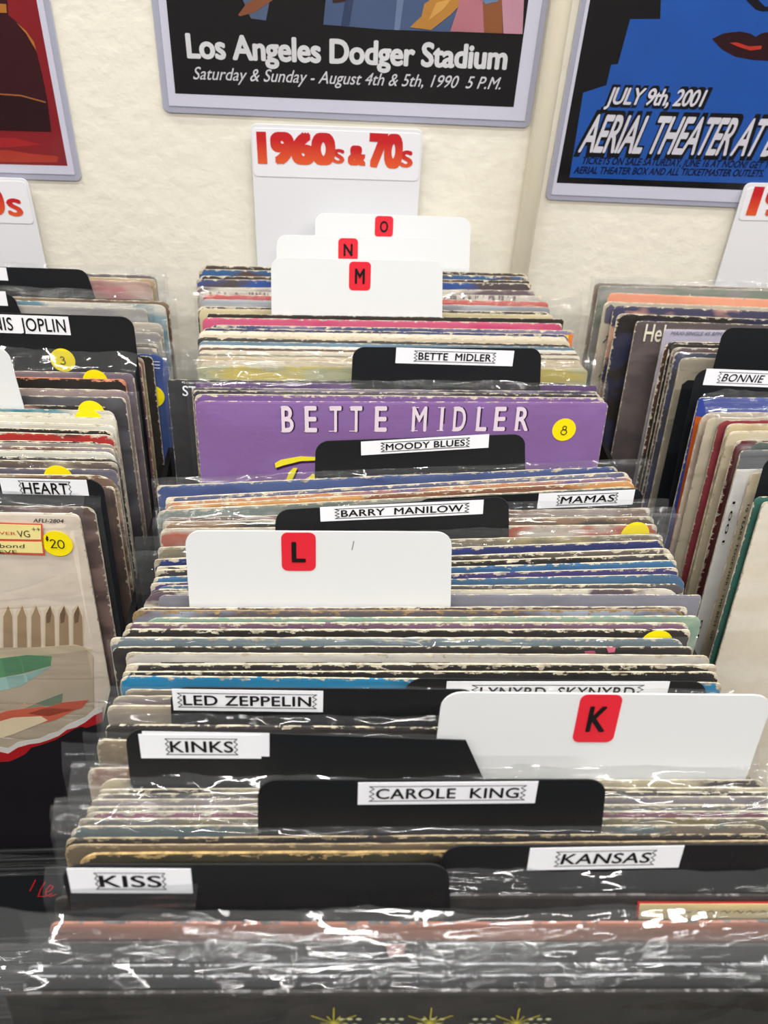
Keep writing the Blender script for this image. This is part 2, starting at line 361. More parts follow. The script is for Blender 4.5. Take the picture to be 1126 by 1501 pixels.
def place(items, xcen, group_rec, group_div, binname, side=None, tail='', LEAN=LEAN, lift=0):
    """stack the items back to front; px gives where the top edge runs"""
    XL, XR = xcen-.1575, xcen+.1575
    prev = None; tc = math.cos(LEAN)
    for it in items:
        xl, yl, xr, yr = it['px']
        P, Q = top_pt(xl, yl, lift), top_pt(xr, yr, lift)
        s = (Q.y-P.y)/(Q.x-P.x); s = max(-.16, min(.16, s))
        if side == 'R': xc = Q.x-.1575
        elif side == 'L': xc = P.x+.1575
        else: xc = (P.x+Q.x)/2
        it['xc'] = xc
        yc = (P.y+Q.y)/2 if side is None else (Q.y if side == 'R' else P.y)
        x_ref = xc if side is None else (Q.x if side == 'R' else P.x)
        it['YL'] = yc+s*(XL-x_ref); it['YR'] = yc+s*(XR-x_ref)
        it['bagm'] = .0010 if it.get('bag') else 0
        it['tmin'] = (.0019 if it['kind'] == 'rec' else .0007)
        if it.get('extra') or it.get('text'): it['bagm'] = max(it['bagm'], .0008)
        if prev is not None:
            g = (it['tmin']/2+prev['tmin']/2+prev['bagm'] + it['bagm']*.5 + .0002)/tc
            for k in ('YL', 'YR'): it[k] = min(it[k], prev[k]-g)
        prev = it
    # thickness: whatever room the neighbours leave
    for i, it in enumerate(items):
        if it['kind'] == 'div': it['t'] = .0007; continue
        room = .0030
        if i+1 < len(items):
            nx = items[i+1]; g = min(it['YL']-nx['YL'], it['YR']-nx['YR'])*tc
            room = min(room, (g-(nx['tmin'] if nx['kind'] == 'div' else .0)/2-it['bagm']-nx['bagm']*.5)*(.98 if nx['kind'] == 'rec' else 1.6))
        if i > 0:
            pv = items[i-1]; g = min(pv['YL']-it['YL'], pv['YR']-it['YR'])*tc
            room = min(room, 2*(g-pv['t']/2-pv['bagm']-it['bagm']*.5-.0001))
        it['t'] = max(.0016, min(.0030, room))
    n = 0; anchor = None; k = 0
    for i, it in enumerate(items):
        ya = math.atan2(it['YR']-it['YL'], XR-XL)
        yc = it['YL']+(it['YR']-it['YL'])*(it['xc']-XL)/(XR-XL)
        dz = it.get('dz', 0)
        top = Vector((it['xc'] if it['kind'] == 'rec' else xcen, yc, 0))
        if it['kind'] == 'div': top.y = (it['YL']+it['YR'])/2
        top.z = CAM.z - A0 + B0*top.y + lift
        u = Matrix.Rotation(ya, 3, 'Z') @ Vector((0, math.sin(LEAN), math.cos(LEAN)))
        org = top - u*H_
        fr = Frame(org, ya, LEAN); it['fr'] = fr
        if it['kind'] == 'rec':
            k += 1
            root = empty('record', fr.M)
            where = (ORD[k]+' in front of '+anchor) if anchor else (ORD[k]+' sleeve from the wall')
            tag(root, it['desc'] if it['desc'] in SOLO else it['desc']+', '+where+tail, 'record', group_rec)
            sd = len(bpy.data.objects) % 977
            vs, fs = cover_mesh(it['t'], sd, it['rc'])
            mesh_obj('cover', vs, fs, cover_mat(it['ca'], it['cb'], it['wear'], sd, it['art'], it['paper']), root, None, False)
            if it['bag']: bag_obj(root, it['t'], sd+5, *it['bag'], .0005)
            if it['extra']: it['extra'](root, fr, it['t'], -it['t']/2-.00025)
            if it.get('is_anchor'): anchor = it['is_anchor']; k = 0
        else:
            root = empty('divider_card', fr.M); tag(root, it['label'], 'divider', group_div)
            t = it['t']; bm_ = M_WHITE if it['white'] else M_BLACK
            x0, y0, x1, y1 = it['tab']
            a = fr.loc(x0, y0); b = fr.loc(x1, y1)
            zt0, zt1 = a[1], b[1]; X0, X1 = a[0], b[0]
            if abs(zt0-zt1) < .004: zt0 = zt1 = (zt0+zt1)/2
            bh = H_-.010; r = .009
            base = [(-.149, .001), (.149, .001), (.149, bh-.004), (.145, bh)]
            X0c, X1c = max(-.1545, X0), min(.1545, X1) if not it['slant'] else X1
            if X1 > .142: base = [(-.149, .001), (max(.149, X1-.004), .001), (X1, bh-.04)]
            else: base += [(X1+.003 if not it['slant'] else X1+.016, bh)]
            def arc(cx, cz, a0, n=6): return [(cx+r*math.cos(R(a0+90*i/n)), cz+r*math.sin(R(a0+90*i/n))) for i in range(n+1)]
            if it['slant']: base += [(X1, zt1)]
            else: base += arc(X1-r, zt1-r, 0)
            base += arc(X0-r+2*r, zt0-r, 90)
            if X0 > -.144: base += [(X0-.001, bh), (-.145, bh), (-.149, bh-.004)]
            pts = base
            MB().slab(pts, -t/2, t/2).build('card', bm_, root)
            f = -t/2-.00025
            if it['lab']:
                la = it['lab']
                (q0x, q0y), (q1x, q1y), hb = la['tl'], la['tr'], la['b']
                A_, B_ = Vector(fr.loc(q0x, q0y)), Vector(fr.loc(q1x, q1y)); C_ = Vector(fr.loc(q0x, hb))
                h = (A_.y-C_.y); ex = (B_-A_); up = Vector((-ex.y, ex.x)).normalized()*h
                q = [A_-up, B_-up, B_, A_]
                lb = MB().slab([tuple(v) for v in q], f, f+.0002).build('name_label', M_LABEL, root)
                fx0, fx1 = la.get('fx', (.18, .82)); rb = MB(); lwd = .00042
                def uv(a_, b_): v = A_-up+ex*a_+up*b_; return (v.x, v.y)
                tx0, tx1 = fx0, fx1; zo, zi = .026, .0
                z0, z1 = la.get('fz', (.17, .83))
                zig = lambda xe, d: [uv(xe + d*(zo if k % 2 else zi), z1+(z0-z1)*k/6) for k in range(7)]
                if la.get('border', True):
                    rb.stroke([uv(tx0-zo, z1), uv(tx1+zo, z1)], lwd, f-.00012); rb.stroke([uv(tx0-zo, z0), uv(tx1+zo, z0)], lwd, f-.00012)
                    rb.stroke([uv(tx1+zo-(zo if k % 2 else 0), z1+(z0-z1)*k/6) for k in range(7)], lwd, f-.00014)
                    rb.stroke([uv(tx0-zo+(zo if k % 2 else 0), z1+(z0-z1)*k/6) for k in range(7)], lwd, f-.00014)
                    rb.build('ribbon_border', M_INK, lb)
                write('lettering', it['text'], uv(tx0+.012, z0+.11), uv(tx1-.012, z0+.11), h*(z1-z0-.21), f-.00022, M_INK, lb, la.get('bold', .02), 1.05, 0, skew=la.get('skew', 0))
                lb['label'] = 'white printed name label'
            if it['sticker']:
                (sx0, sy0), (sx1, sy1), sb, ch = it['sticker']
                A_, B_ = Vector(fr.loc(sx0, sy0)), Vector(fr.loc(sx1, sy1)); C_ = Vector(fr.loc(sx0, sb)); h = A_.y-C_.y; wd = (B_-A_).x
                cx, cz = (A_.x+B_.x)/2, (A_.y+B_.y)/2-h/2
                st = MB().slab(rrect(cx-wd/2, cz-h/2, cx+wd/2, cz+h/2, .0035), f, f+.0002).build('letter_sticker', M_RED, root)
                st['label'] = 'red rounded sticker with a black letter '+ch
                lw2 = wd*.42 if ch != 'L' else wd*.36
                write('letter', ch, (cx-lw2/2, cz-h*.25), (cx+lw2/2, cz-h*.25), h*.5, f-.0002, M_INK, st, .03)
            if it['extra']: it['extra'](root, fr, t, f)
            if it['anchor']: anchor = it['anchor']; k = 0

def poly_part(name, root, fr, pxs, y, mat, label=None):
    pts = [fr.loc(px, py, y) for px, py in pxs]
    area = sum(pts[i][0]*pts[(i+1) % len(pts)][1]-pts[(i+1) % len(pts)][0]*pts[i][1] for i in range(len(pts)))
    if area < 0: pts = pts[::-1]
    o = MB().slab(pts, y, y+.00012).build(name, mat, root)
    if label: o['label'] = label
    return o
def sticker(root, fr, px, py, y, text=None, r=.0094, clip_top=None):
    cx, cz = fr.loc(px, py, y)
    pts = [(cx+r*math.cos(2*math.pi*i/32), cz+r*math.sin(2*math.pi*i/32)) for i in range(32)]
    o = MB().slab(pts, y, y+.00012).build('price_sticker', M_YEL, root); o['label'] = 'round yellow price sticker'
    if text:
        b = MB()
        for st in text: b.stroke([(cx+a*r, cz+c*r) for a, c in st], .0007, y-.0002)
        b.build('price', M_INK, o)
    return o
def circ(cx, cy, rx, ry, a0=0, a1=360, n=14): return [(cx+rx*math.cos(R(a0+(a1-a0)*i/n)), cy+ry*math.sin(R(a0+(a1-a0)*i/n))) for i in range(n+1)]
EIGHT = [circ(.02, .18, .15, .16), circ(0, -.2, .24, .22)]
THREE = [circ(-.02, .16, .15, .14, 150, -90), circ(-.02, -.16, .2, .18, 90, -150)]
TWENTY = [circ(-.27, .16, .15, .17, 160, -20)+[(-.42, -.3), (-.06, -.3)], circ(.24, -.03, .2, .32), [(-.62, .5), (-.52, .5), (-.66, .38), (-.52, .35), (-.64, .3)], [(-.57, .6), (-.6, .22)]]

# ------------------------------------------------------------------ the room
def struct(name, mb, mat):
    o = mb.build(name, mat); o['kind'] = 'structure'; return o
WY = .79
struct('floor', MB().box((-3.2, -3.2, -.1), (3.2, WY+.1, 0)), M_FLOOR)
struct('ceiling', MB().box((-3.2, -3.2, CEIL), (3.2, WY+.1, CEIL+.1)), M_CEIL)
struct('wall_back', MB().box((-3.2, WY, 0), (3.2, WY+.1, CEIL)), M_WALL)
struct('wall_front', MB().box((-3.2, -3.2, 0), (3.2, -3.1, CEIL)), M_DIM)
struct('wall_left', MB().box((-3.2, -3.1, 0), (-3.1, WY, CEIL)), M_DIM)
struct('wall_right', MB().box((3.1, -3.1, 0), (3.2, WY, CEIL)), M_DIM)

# ------------------------------------------------------------------ the rack that carries the records
def fz(y): return CAM.z - (A0-B0*(y+.0547)) - H_*math.cos(LEAN) - .0004      # its sloping floor
rack = empty('record_rack', Matrix.Translation((.08, .40, 0)))
tag(rack, 'black metal record rack with a slatted floor, holding all the records against the wall', 'rack')
RX0, RX1, RY0, RY1 = -.62, .80, .0, .785
def sheet(mb, x0, x1, y0, y1, za, zb):
    """sloping slab between heights za and zb below/above the rack floor"""
    n = len(mb.v)
    for y in (y0, y1):
        for x in (x0, x1):
            for z in (za, zb): mb.v.append((x-.08, y-.40, fz(y)+z))
    mb.f += [tuple(n+i for i in q) for q in ((0,1,3,2),(4,6,7,5),(0,4,5,1),(2,3,7,6),(0,2,6,4),(1,5,7,3))]; return mb
sheet(MB(), RX0, RX1, RY0, RY1, -.022, -.012).build('bottom_panel', M_RACK, rack)
sheet(MB(), RX0, RX1, RY0-.008, RY0, -.05, .07).build('front_panel', M_RACK, rack)
sheet(MB(), RX0-.006, RX0, RY0, RY1, -.05, .18).build('side_panel', M_RACK, rack)
sheet(MB(), RX1, RX1+.006, RY0, RY1, -.05, .18).build('side_panel', M_RACK, rack)
for x in (-.129, .247): sheet(MB(), x-.002, x+.002, .02, .60, -.012, .23).build('gap_darkening_partition', M_MATTE, rack)  # partitions made tall and matte black to absorb light between the bins
rod = MB().tube((RX0-.08, 0, 0), (RX1-.08, 0, 0), .0019, 12).build('wire', M_WIRE, rack, True).data
bpy.data.objects['wire'].location = (0, .012-.40, fz(.012)-.0021)
for i in range(1, 104):
    y = .012+i*.0075
    if y > RY1-.005: break
    o = bpy.data.objects.new('wire', rod); COL.objects.link(o); o.parent = rack; o.location = (0, y-.40, fz(y)-.0021)
for x in (-.50, -.352, -.2, -.105, .05, .2, .34, .5, .65):
    MB().tube((x-.08, RY0-.40, fz(RY0)-.0052), (x-.08, RY1-.40, fz(RY1)-.0052), .0018, 8).build('cross_wire', M_RACK, rack, True)
for x in (RX0+.02, RX1-.02):
    for y in (RY0+.02, RY1-.02): MB().box((x-.1, y-.42, 0), (x-.06, y-.38, fz(y)-.02)).build('leg', M_RACK, rack)

# ------------------------------------------------------------------ the wall: pipe, posters, signs
class WallFrame:
    def __init__(s, p0, p1):
        a, b = s.hit(*p0), s.hit(*p1); ang = math.atan2(b.z-a.z, b.x-a.x); s.w = (b-a).length
        s.M = Matrix.Translation(a) @ Matrix.Rotation(-ang, 4, 'Y'); s.I = s.M.inverted(); s.c = s.I @ CAM
    def hit(s, px, py): d = ray(px, py); t = (WY-.0005)/d.y; return CAM + d*t
    loc = Frame.loc
pa, pb = WallFrame.hit(None, 803, 60), WallFrame.hit(None, 776, 330)
tp = pa + (pa-pb)*((CEIL-.002-pa.z)/(pa.z-pb.z)); bt = pa+(pa-pb)*((0-pa.z)/(pa.z-pb.z))
pr = .0088
pipe = MB().tube((pa.x*.5+pb.x*.5, WY-pr-.0003, .003), (pa.x*.5+pb.x*.5, WY-pr-.0003, CEIL-.003), pr, 24).build('conduit_pipe', M_PIPE, None, True)
tag(pipe, 'slim vertical pipe painted cream like the wall, between two posters', 'pipe')

M_VEDGE = flat('grey_vinyl_border', (190, 192, 208), .3, .5)
M_PWHITE = flat('white_poster_paper', (232, 232, 246), .4, .4)
def ink(c, r=.38): return flat('poster_ink', c, r, .4, 0, 0, .10)
def poster(label, bl, br, inner, h=.432):
    """rigid clear holder with a print in it; bl, br are its bottom corners"""
    fr = WallFrame(bl, br); root = empty('poster', fr.M); tag(root, label, 'poster')
    MB().slab(rrect(0, 0, fr.w, h, .006), -.0008, .0).build('backing', M_VEDGE, root)
    q = inner
    MB().slab([(q, q), (fr.w-q, q), (fr.w-q, h-q), (q, h-q)], -.0013, -.0009).build('paper', M_PWHITE, root)
    o = MB().slab(rrect(0, 0, fr.w, h, .006), -.0030, -.0024).build('clear_cover', CLEAR, root); o['label'] = 'clear rigid plastic cover'
    return root, fr
PY = -.0014
def field(root, fr, b0, b1, c, name, top=.432-.014):
    a, b = fr.loc(*b0, PY), fr.loc(*b1, PY)
    MB().slab([a, b, (b[0], top), (a[0], top)], PY, PY+.0001).build(name, ink(c), root)
def wp(name, root, fr, px, layer, c, label=None): return poly_part(name, root, fr, px, PY-layer*.00016, ink(c), label)
def wtext(name, root, fr, body, p0, p1, htop, layer, c, bold=0, space=1, skew=0, label=None):
    y = PY-layer*.00016; a, b = fr.loc(*p0, y), fr.loc(*p1, y); tpt = fr.loc(p0[0], htop, y)
    up = abs(tpt[1]-a[1]); return write(name, body, a, b, up, y, ink(c), root, bold, space, 0, label, skew)

# centre poster
root, fr = poster('black poster with white stadium lettering in a clear holder, above the 1960s and 70s sign', (240, 164), (776, 187), .0055)
field(root, fr, (257, 137), (753, 157), (20, 19, 22), 'black_field')
wp('picture', root, fr, [(356, 0), (368, 27), (390, 30), (412, -90), (350, -90)], 1, (92, 110, 140), 'blue denim leg')
wp('picture', root, fr, [(349, 22), (362, 4), (405, -12), (400, 0), (373, 18), (352, 24)], 2, (150, 90, 60), 'brown boot')
wp('picture', root, fr, [(478, -5), (474, 36), (560, 43), (640, 46), (668, 47), (676, 20), (660, -90), (480, -90)], 1, (84, 104, 142), 'blue denim jacket')
wp('picture', root, fr, [(520, -90), (500, 38), (512, 38), (534, -90)], 2, (58, 74, 108))
wp('picture', root, fr, [(590, -90), (578, 44), (586, 44), (604, -90)], 2, (122, 142, 176))
wp('picture', root, fr, [(484, -90), (488, 4), (505, 2), (520, -8), (520, -90)], 3, (70, 36, 34))
wp('picture', root, fr, [(601, 40), (632, 44), (660, 22), (676, 6), (678, -14), (652, -16), (622, 6), (618, 24)], 3, (206, 146, 66), 'tan folded arm')
wp('picture', root, fr, [(628, 30), (650, 14), (662, -2), (640, 4)], 4, (232, 178, 92))
wp('picture', root, fr, [(672, 10), (660, 46), (712, 48), (708, -90), (684, -90)], 4, (204, 132, 142), 'pink shirt')
wp('picture', root, fr, [(704, -90), (710, 48), (737, 49), (734, -90)], 5, (160, 98, 60))
wp('picture', root, fr, [(732, -90), (738, 49), (766, 50), (772, -90)], 5, (214, 160, 176), 'pale pink sleeve')
wp('picture', root, fr, [(702, -6), (712, 6), (730, 2), (728, -8)], 6, (120, 150, 190))
wtext('lettering', root, fr, 'Los Angeles Dodger Stadium', (276, 84), (741, 101), 50, 1, (244, 242, 244), .040, .98)
wtext('lettering', root, fr, 'Saturday & Sunday - August 4th & 5th, 1990  5 P.M.', (283, 116), (733, 131), 98, 1, (236, 234, 238), .006, 1, .32)
# left poster
root, fr = poster('poster in a clear holder at the far left, dark bottle shape on red', (-396, 250), (121, 265), .0055)
field(root, fr, (-360, 232), (99, 243), (152, 32, 40), 'red_field')
wp('picture', root, fr, [(-360, 190), (-120, 188), (0, 190), (75, 193), (70, 150), (62, 110), (54, 78), (42, 52), (26, 33), (12, 22), (9, -30), (-60, -30), (-300, 60)], 1, (64, 20, 28), 'dark maroon bottle')
wp('picture', root, fr, [(-340, 140), (0, 139), (40, 143), (67, 152), (75, 193), (0, 191), (-330, 190)], 2, (48, 14, 22))
wp('picture', root, fr, [(0, 137), (30, 139), (67, 149), (67, 151), (30, 141), (0, 139), (-60, 141), (-60, 139)], 3, (188, 112, 60), 'gold rim')
wp('picture', root, fr, [(24, 33), (38, 45), (50, 62), (53, 74), (48, 66), (38, 49)], 3, (206, 128, 56))
wp('picture', root, fr, [(-20, 4), (9, 6), (10, 19), (-20, 18)], 3, (196, 128, 50), 'gold bottle cap')
wp('picture', root, fr, [(-100, 206), (20, 202), (60, 212), (20, 216), (-100, 218)], 1, (186, 40, 44))
wp('picture', root, fr, [(-100, 226), (10, 220), (50, 226), (85, 229), (84, 238), (30, 238), (-100, 236)], 1, (196, 62, 46), 'orange red stripe')
# right poster
root, fr = poster('poster in a clear holder right of the pipe, blue with outlined theater lettering', (799, 292), (1420, 318), .0050)
field(root, fr, (816, 268), (1385, 290), (18, 17, 20), 'black_field')
wp('blue_field', root, fr, [(835, 260), (855, 136), (889, 125), (896, 95), (906, 94), (924, 28), (968, 28), (974, -140), (1408, -140), (1360, 278)], 1, (38, 96, 186))
wp('picture', root, fr, [(1044, 57), (1060, 49), (1085, 46), (1100, 49), (1108, 54), (1116, 49), (1140, 44), (1175, 48), (1200, 60), (1180, 80), (1150, 90), (1105, 88), (1078, 83), (1058, 72)], 2, (52, 18, 26), 'dark lips')
wp('picture', root, fr, [(1070, 63), (1080, 62), (1098, 68), (1117, 67), (1116, 72), (1100, 74), (1084, 69)], 3, (214, 62, 46), 'red mouth')
wp('picture', root, fr, [(1085, -12), (1098, 4), (1108, 14), (1118, 17), (1140, 15), (1140, 8), (1122, 10), (1110, -2), (1104, -20)], 2, (24, 20, 30), 'black nose line')
for (bod, p0, p1, ht, b1, b2) in (('JULY 9th, 2001', (888, 152), (1027, 156), 128, .085, .02), ('AERIAL THEATER AT BA', (848, 222), (1148, 229), 168, .085, .018)):
    wtext('lettering_outline', root, fr, bod, (p0[0]-3, p0[1]+2), (p1[0]+3, p1[1]+2), ht-2, 2, (16, 16, 22), b1, .93, .22)
    wtext('lettering', root, fr, bod, p0, p1, ht, 3, (238, 236, 244), b2*1.2, .93, .22)
wtext('lettering', root, fr, 'TICKETS ON SALE SATURDAY, JUNE 16 AT NOON! GET TIC', (852, 240), (1135, 247), 230, 2, (18, 26, 70), .03, 1, .2)
wtext('lettering', root, fr, 'AERIAL THEATER BOX AND ALL TICKETMASTER OUTLETS.', (841, 254), (1118, 259), 244, 2, (18, 26, 70), .03, 1, .2)

# red decade signs: paper cards taped to the wall
def grad_mat():
    m, t = new_mat('red_orange_print'); b = N(t, 'ShaderNodeBsdfPrincipled'); o = N(t, 'ShaderNodeOutputMaterial'); t.links.new(b.outputs[0], o.inputs[0])
    sp = t.nodes.new('ShaderNodeSeparateXYZ'); t.links.new(t.nodes.new('ShaderNodeTexCoord').outputs['Generated'], sp.inputs[0])
    r = t.nodes.new('ShaderNodeMapRange'); r.inputs[1].default_value = .0; r.inputs[2].default_value = .75; t.links.new(sp.outputs[2], r.inputs[0])
    t.links.new(mixc(t, r.outputs[0], s2l((226, 92, 46)), s2l((196, 32, 38))), b.inputs['Base Color']); b.inputs['Roughness'].default_value = .45; return m
M_GRAD = grad_mat()
M_SIGN = flat('white_sign_card', (228, 228, 232), .45, .4)
M_LAM = flat('laminated_paper', (236, 235, 240), .3, .5)
def sign(label, out, panel, texts, off):
    class W2(WallFrame): pass
    fr = WallFrame(out[0], out[1]); fr.M = Matrix.Translation((0, -off, 0)) @ fr.M; fr.I = fr.M.inverted(); fr.c = fr.I @ CAM
    root = empty('decade_sign', fr.M); tag(root, label, 'sign', 'red and white decade signs')
    P = [fr.loc(*p) for p in out]; x0 = min(P[0][0], P[3][0]); x1 = max(P[1][0], P[2][0]); z1 = max(P[2][1], P[3][1])
    MB().slab(rrect(x0, -.05, x1, z1, .006, 'cd'), 0, .0012).build('card', M_SIGN, root)
    Q = [fr.loc(*p) for p in panel]
    MB().slab(rrect(min(Q[0][0], Q[3][0]), (Q[0][1]+Q[1][1])/2, max(Q[1][0], Q[2][0]), (Q[2][1]+Q[3][1])/2, .004), -.0004, -.0001).build('laminated_label', M_LAM, root)
    for body, p0, p1, ht, bold in texts:
        a, b = fr.loc(*p0, -.0006), fr.loc(*p1, -.0006); up = fr.loc(p0[0], ht, -.0006)[1]-a[1]
        write('lettering', body, a, b, up, -.0006, M_GRAD, root, bold, .95)
sign('white card sign reading 1960s and 70s in red under the centre poster', [(378, 395), (606, 400), (618, 190), (367, 185)], [(374, 259), (613, 264), (617, 194), (369, 189)],
     [('1960', (382, 237), (488, 239), 196, .062), ('S', (489, 238), (503, 239), 219, .05), ('&', (512, 240), (534, 241), 214, .06), ('70', (543, 242), (586, 244), 198, .062), ('S', (588, 244), (603, 244), 222, .05)], .0058)
sign('white card sign ending in a red 0s at the far left over the left bin', [(-170, 380), (60, 386), (40, 262), (-200, 254)], [(-176, 322), (42, 327), (37, 266), (-196, 258)],
     [('1980', (-108, 309), (6, 313), 272, .062), ('S', (15, 315), (33, 316), 292, .05)], .0058)
sign('white card sign starting with a red 19 at the far right over the right bin', [(1057, 402), (1290, 404), (1330, 272), (1092, 272)], [(1086, 322), (1310, 326), (1326, 277), (1096, 276)],
     [('1990', (1098, 313), (1212, 317), 276, .062), ('S', (1216, 318), (1232, 318), 296, .05)], .0058)

# ------------------------------------------------------------------ middle bin, back to front
NAVY = (34, 44, 92); BLK = (26, 26, 28); CRM = (222, 210, 182); WHT = (224, 222, 212); GRY = (120, 122, 126); PUR = (134, 96, 158)
def lab(tl, tr, b, **k): return dict(tl=tl, tr=tr, b=b, **k)
B1 = (.012, .012, .014)
def x_sdark(root, fr, t, y):
    a, b = fr.loc(268, 580, y), fr.loc(277, 581, y); write('title', 'ST', a, (b[0]+.006, b[1]), .008, y, M_LABEL, root, .01)
    a, b = fr.loc(267, 562, y), fr.loc(284, 563, y); write('title', 'PS-11061', a, b, .0016, y, M_LABEL, root)
def x_yelcorner(root, fr, t, y):
    MB().slab([(.146, .286), (.157, .288), (.157, .312), (.146, .311)], y, y+.0001).build('picture', ink((226, 128, 70)), root)
    MB().slab([(.120, .307), (.153, .307), (.153, .311), (.120, .311)], y-.0002, y-.0001).build('picture', ink((226, 216, 60)), root)
def x_purple(root, fr, t, y):
    LT = flat('pale_pink_print', (232, 214, 226), .4); SH = flat('dark_plum_print', (52, 28, 62), .4)
    xs = [(414, 430), (448, 464), (484, 500), (514, 530), (550, 566), None, (604, 624), (642, 651), (664, 681), (698, 712), (724, 739), (755, 773)]
    word = 'BETTE MIDLER'
    base = lambda x: 633-(x-414)*.006
    tops = lambda x: 596+(x-414)*.004
    for ch, q in zip(word, xs):
        if not q: continue
        for dx, mt, yy, bo in ((2.2, SH, y, .02), (0, LT, y-.0002, .02)):
            p0, p1 = fr.loc(q[0]+dx, base(q[0]), yy), fr.loc(q[1]+dx, base(q[1]), yy); tz = fr.loc(q[0], tops(q[0]), yy)[1]
            if ch == 'I': MB().slab([(p0[0]+.0012, p0[1]), (p1[0]-.0012, p0[1]), (p1[0]-.0012, tz), (p0[0]+.0012, tz)], yy, yy+.0001).build('title', mt, root)
            else: write('title', ch, p0, p1, tz-p0[1], yy, mt, root, .022)
            if yy < y:      # hairline serifs
                b = MB(); b.stroke([(p0[0]-.0008, p0[1]+.0003), (p0[0]+.0042, p0[1]+.0003)], .0006, yy-.0001); b.stroke([(p0[0]-.0008, tz-.0003), (p0[0]+.0042, tz-.0003)], .0006, yy-.0001)
                b.build('title', mt, root)
    Y2 = flat('yellow_print', (242, 226, 52), .4)
    for k, (mt, yy, dx, dy) in enumerate(((SH, y, 2, 3), (Y2, y-.0002, 0, 0))):
        for pl_ in ([(403, 679), (412, 674), (440, 669), (463, 670), (463, 675), (440, 676), (416, 682), (404, 686)], [(424, 692), (430, 686), (436, 686), (430, 700), (426, 707), (418, 707)], [(452, 700), (460, 694), (463, 700), (460, 708), (450, 708)]):
            poly_part('title', root, fr, [(a+dx, b+dy) for a, b in pl_], yy, mt, 'yellow script lettering' if k else None)
    sticker(root, fr, 827, 630, y-.0001, EIGHT)
def x_sticker(px, py, text=None):
    def f(root, fr, t, y): sticker(root, fr, px, py, y, text)
    return f
def x_patch(*ps):
    def f(root, fr, t, y):
        for i, (pts, c) in enumerate(ps): poly_part('picture', root, fr, pts, y-i*.00005, ink(c))
    return f
def x_strip(root, fr, t, y):
    poly_part('grading_strip', root, fr, [(935, 1322), (1190, 1322), (1190, 1345), (932, 1345)], y, ink((196, 48, 52)), 'cream paper strip with a red border')
    poly_part('grading_strip', root, fr, [(938, 1325), (1190, 1325), (1190, 1348), (936, 1348)], y-.0002, ink((232, 214, 160)))
    b = MB(); rnd = random.Random(4)
    for k in range(9):
        cx, cz = fr.loc(980+k*19, 1336, y); b.stroke([(cx, cz), (cx+.0015, cz+.001), (cx+.003, cz-.0005), (cx+.0042, cz+.0008)], .0004, y-.0004)
    b.build('handwriting', M_INK, root)
def x_stars(root, fr, t, y):
    GN = flat('pale_green_print', (206, 214, 168), .4); YE = flat('yellow_green_print', (212, 200, 60), .4)
    b = MB()
    for gx in (500, 562, 622, 697, 778):
        for k in range(3):
            for rr_, dy in ((0, 1494), (1, 1502)):
                px = gx+k*13-rr_*6; cx, cz = fr.loc(px, dy, y)
                n = len(b.v); pts = [(cx+.0011*math.cos(a), cz+.0007*math.sin(a)) for a in [i*math.pi/5 for i in range(10)]]
                b.v += [(p[0], y, p[1]) for p in pts]; b.f.append(tuple(range(n, n+10)))
    b.build('picture', GN, root)['label'] = 'pale green dots of light'
    b = MB()
    for gx, gy in ((489, 1499), (630, 1499), (757, 1499)):
        cx, cz = fr.loc(gx, gy, y)
        for a in range(0, 180, 30):
            L = .010 if a in (30, 90, 150) else .005
            b.stroke([(cx-L*math.cos(R(a)), cz-L*math.sin(R(a))), (cx+L*math.cos(R(a)), cz+L*math.sin(R(a)))], .00035, y-.0002)
    b.build('picture', YE, root)['label'] = 'yellow star burst'
def x_news(root, fr, t, y):
    for k, (a, b_) in enumerate(((236, 300), (360, 480), (515, 560), (600, 660))):
        z0 = fr.loc(a, 978, y)
        poly_part('picture', root, fr, [(a, 971), (b_, 971), (b_, 975), (a, 975)], y, ink((40, 38, 38)))
bagA = (.010, .016, .014)
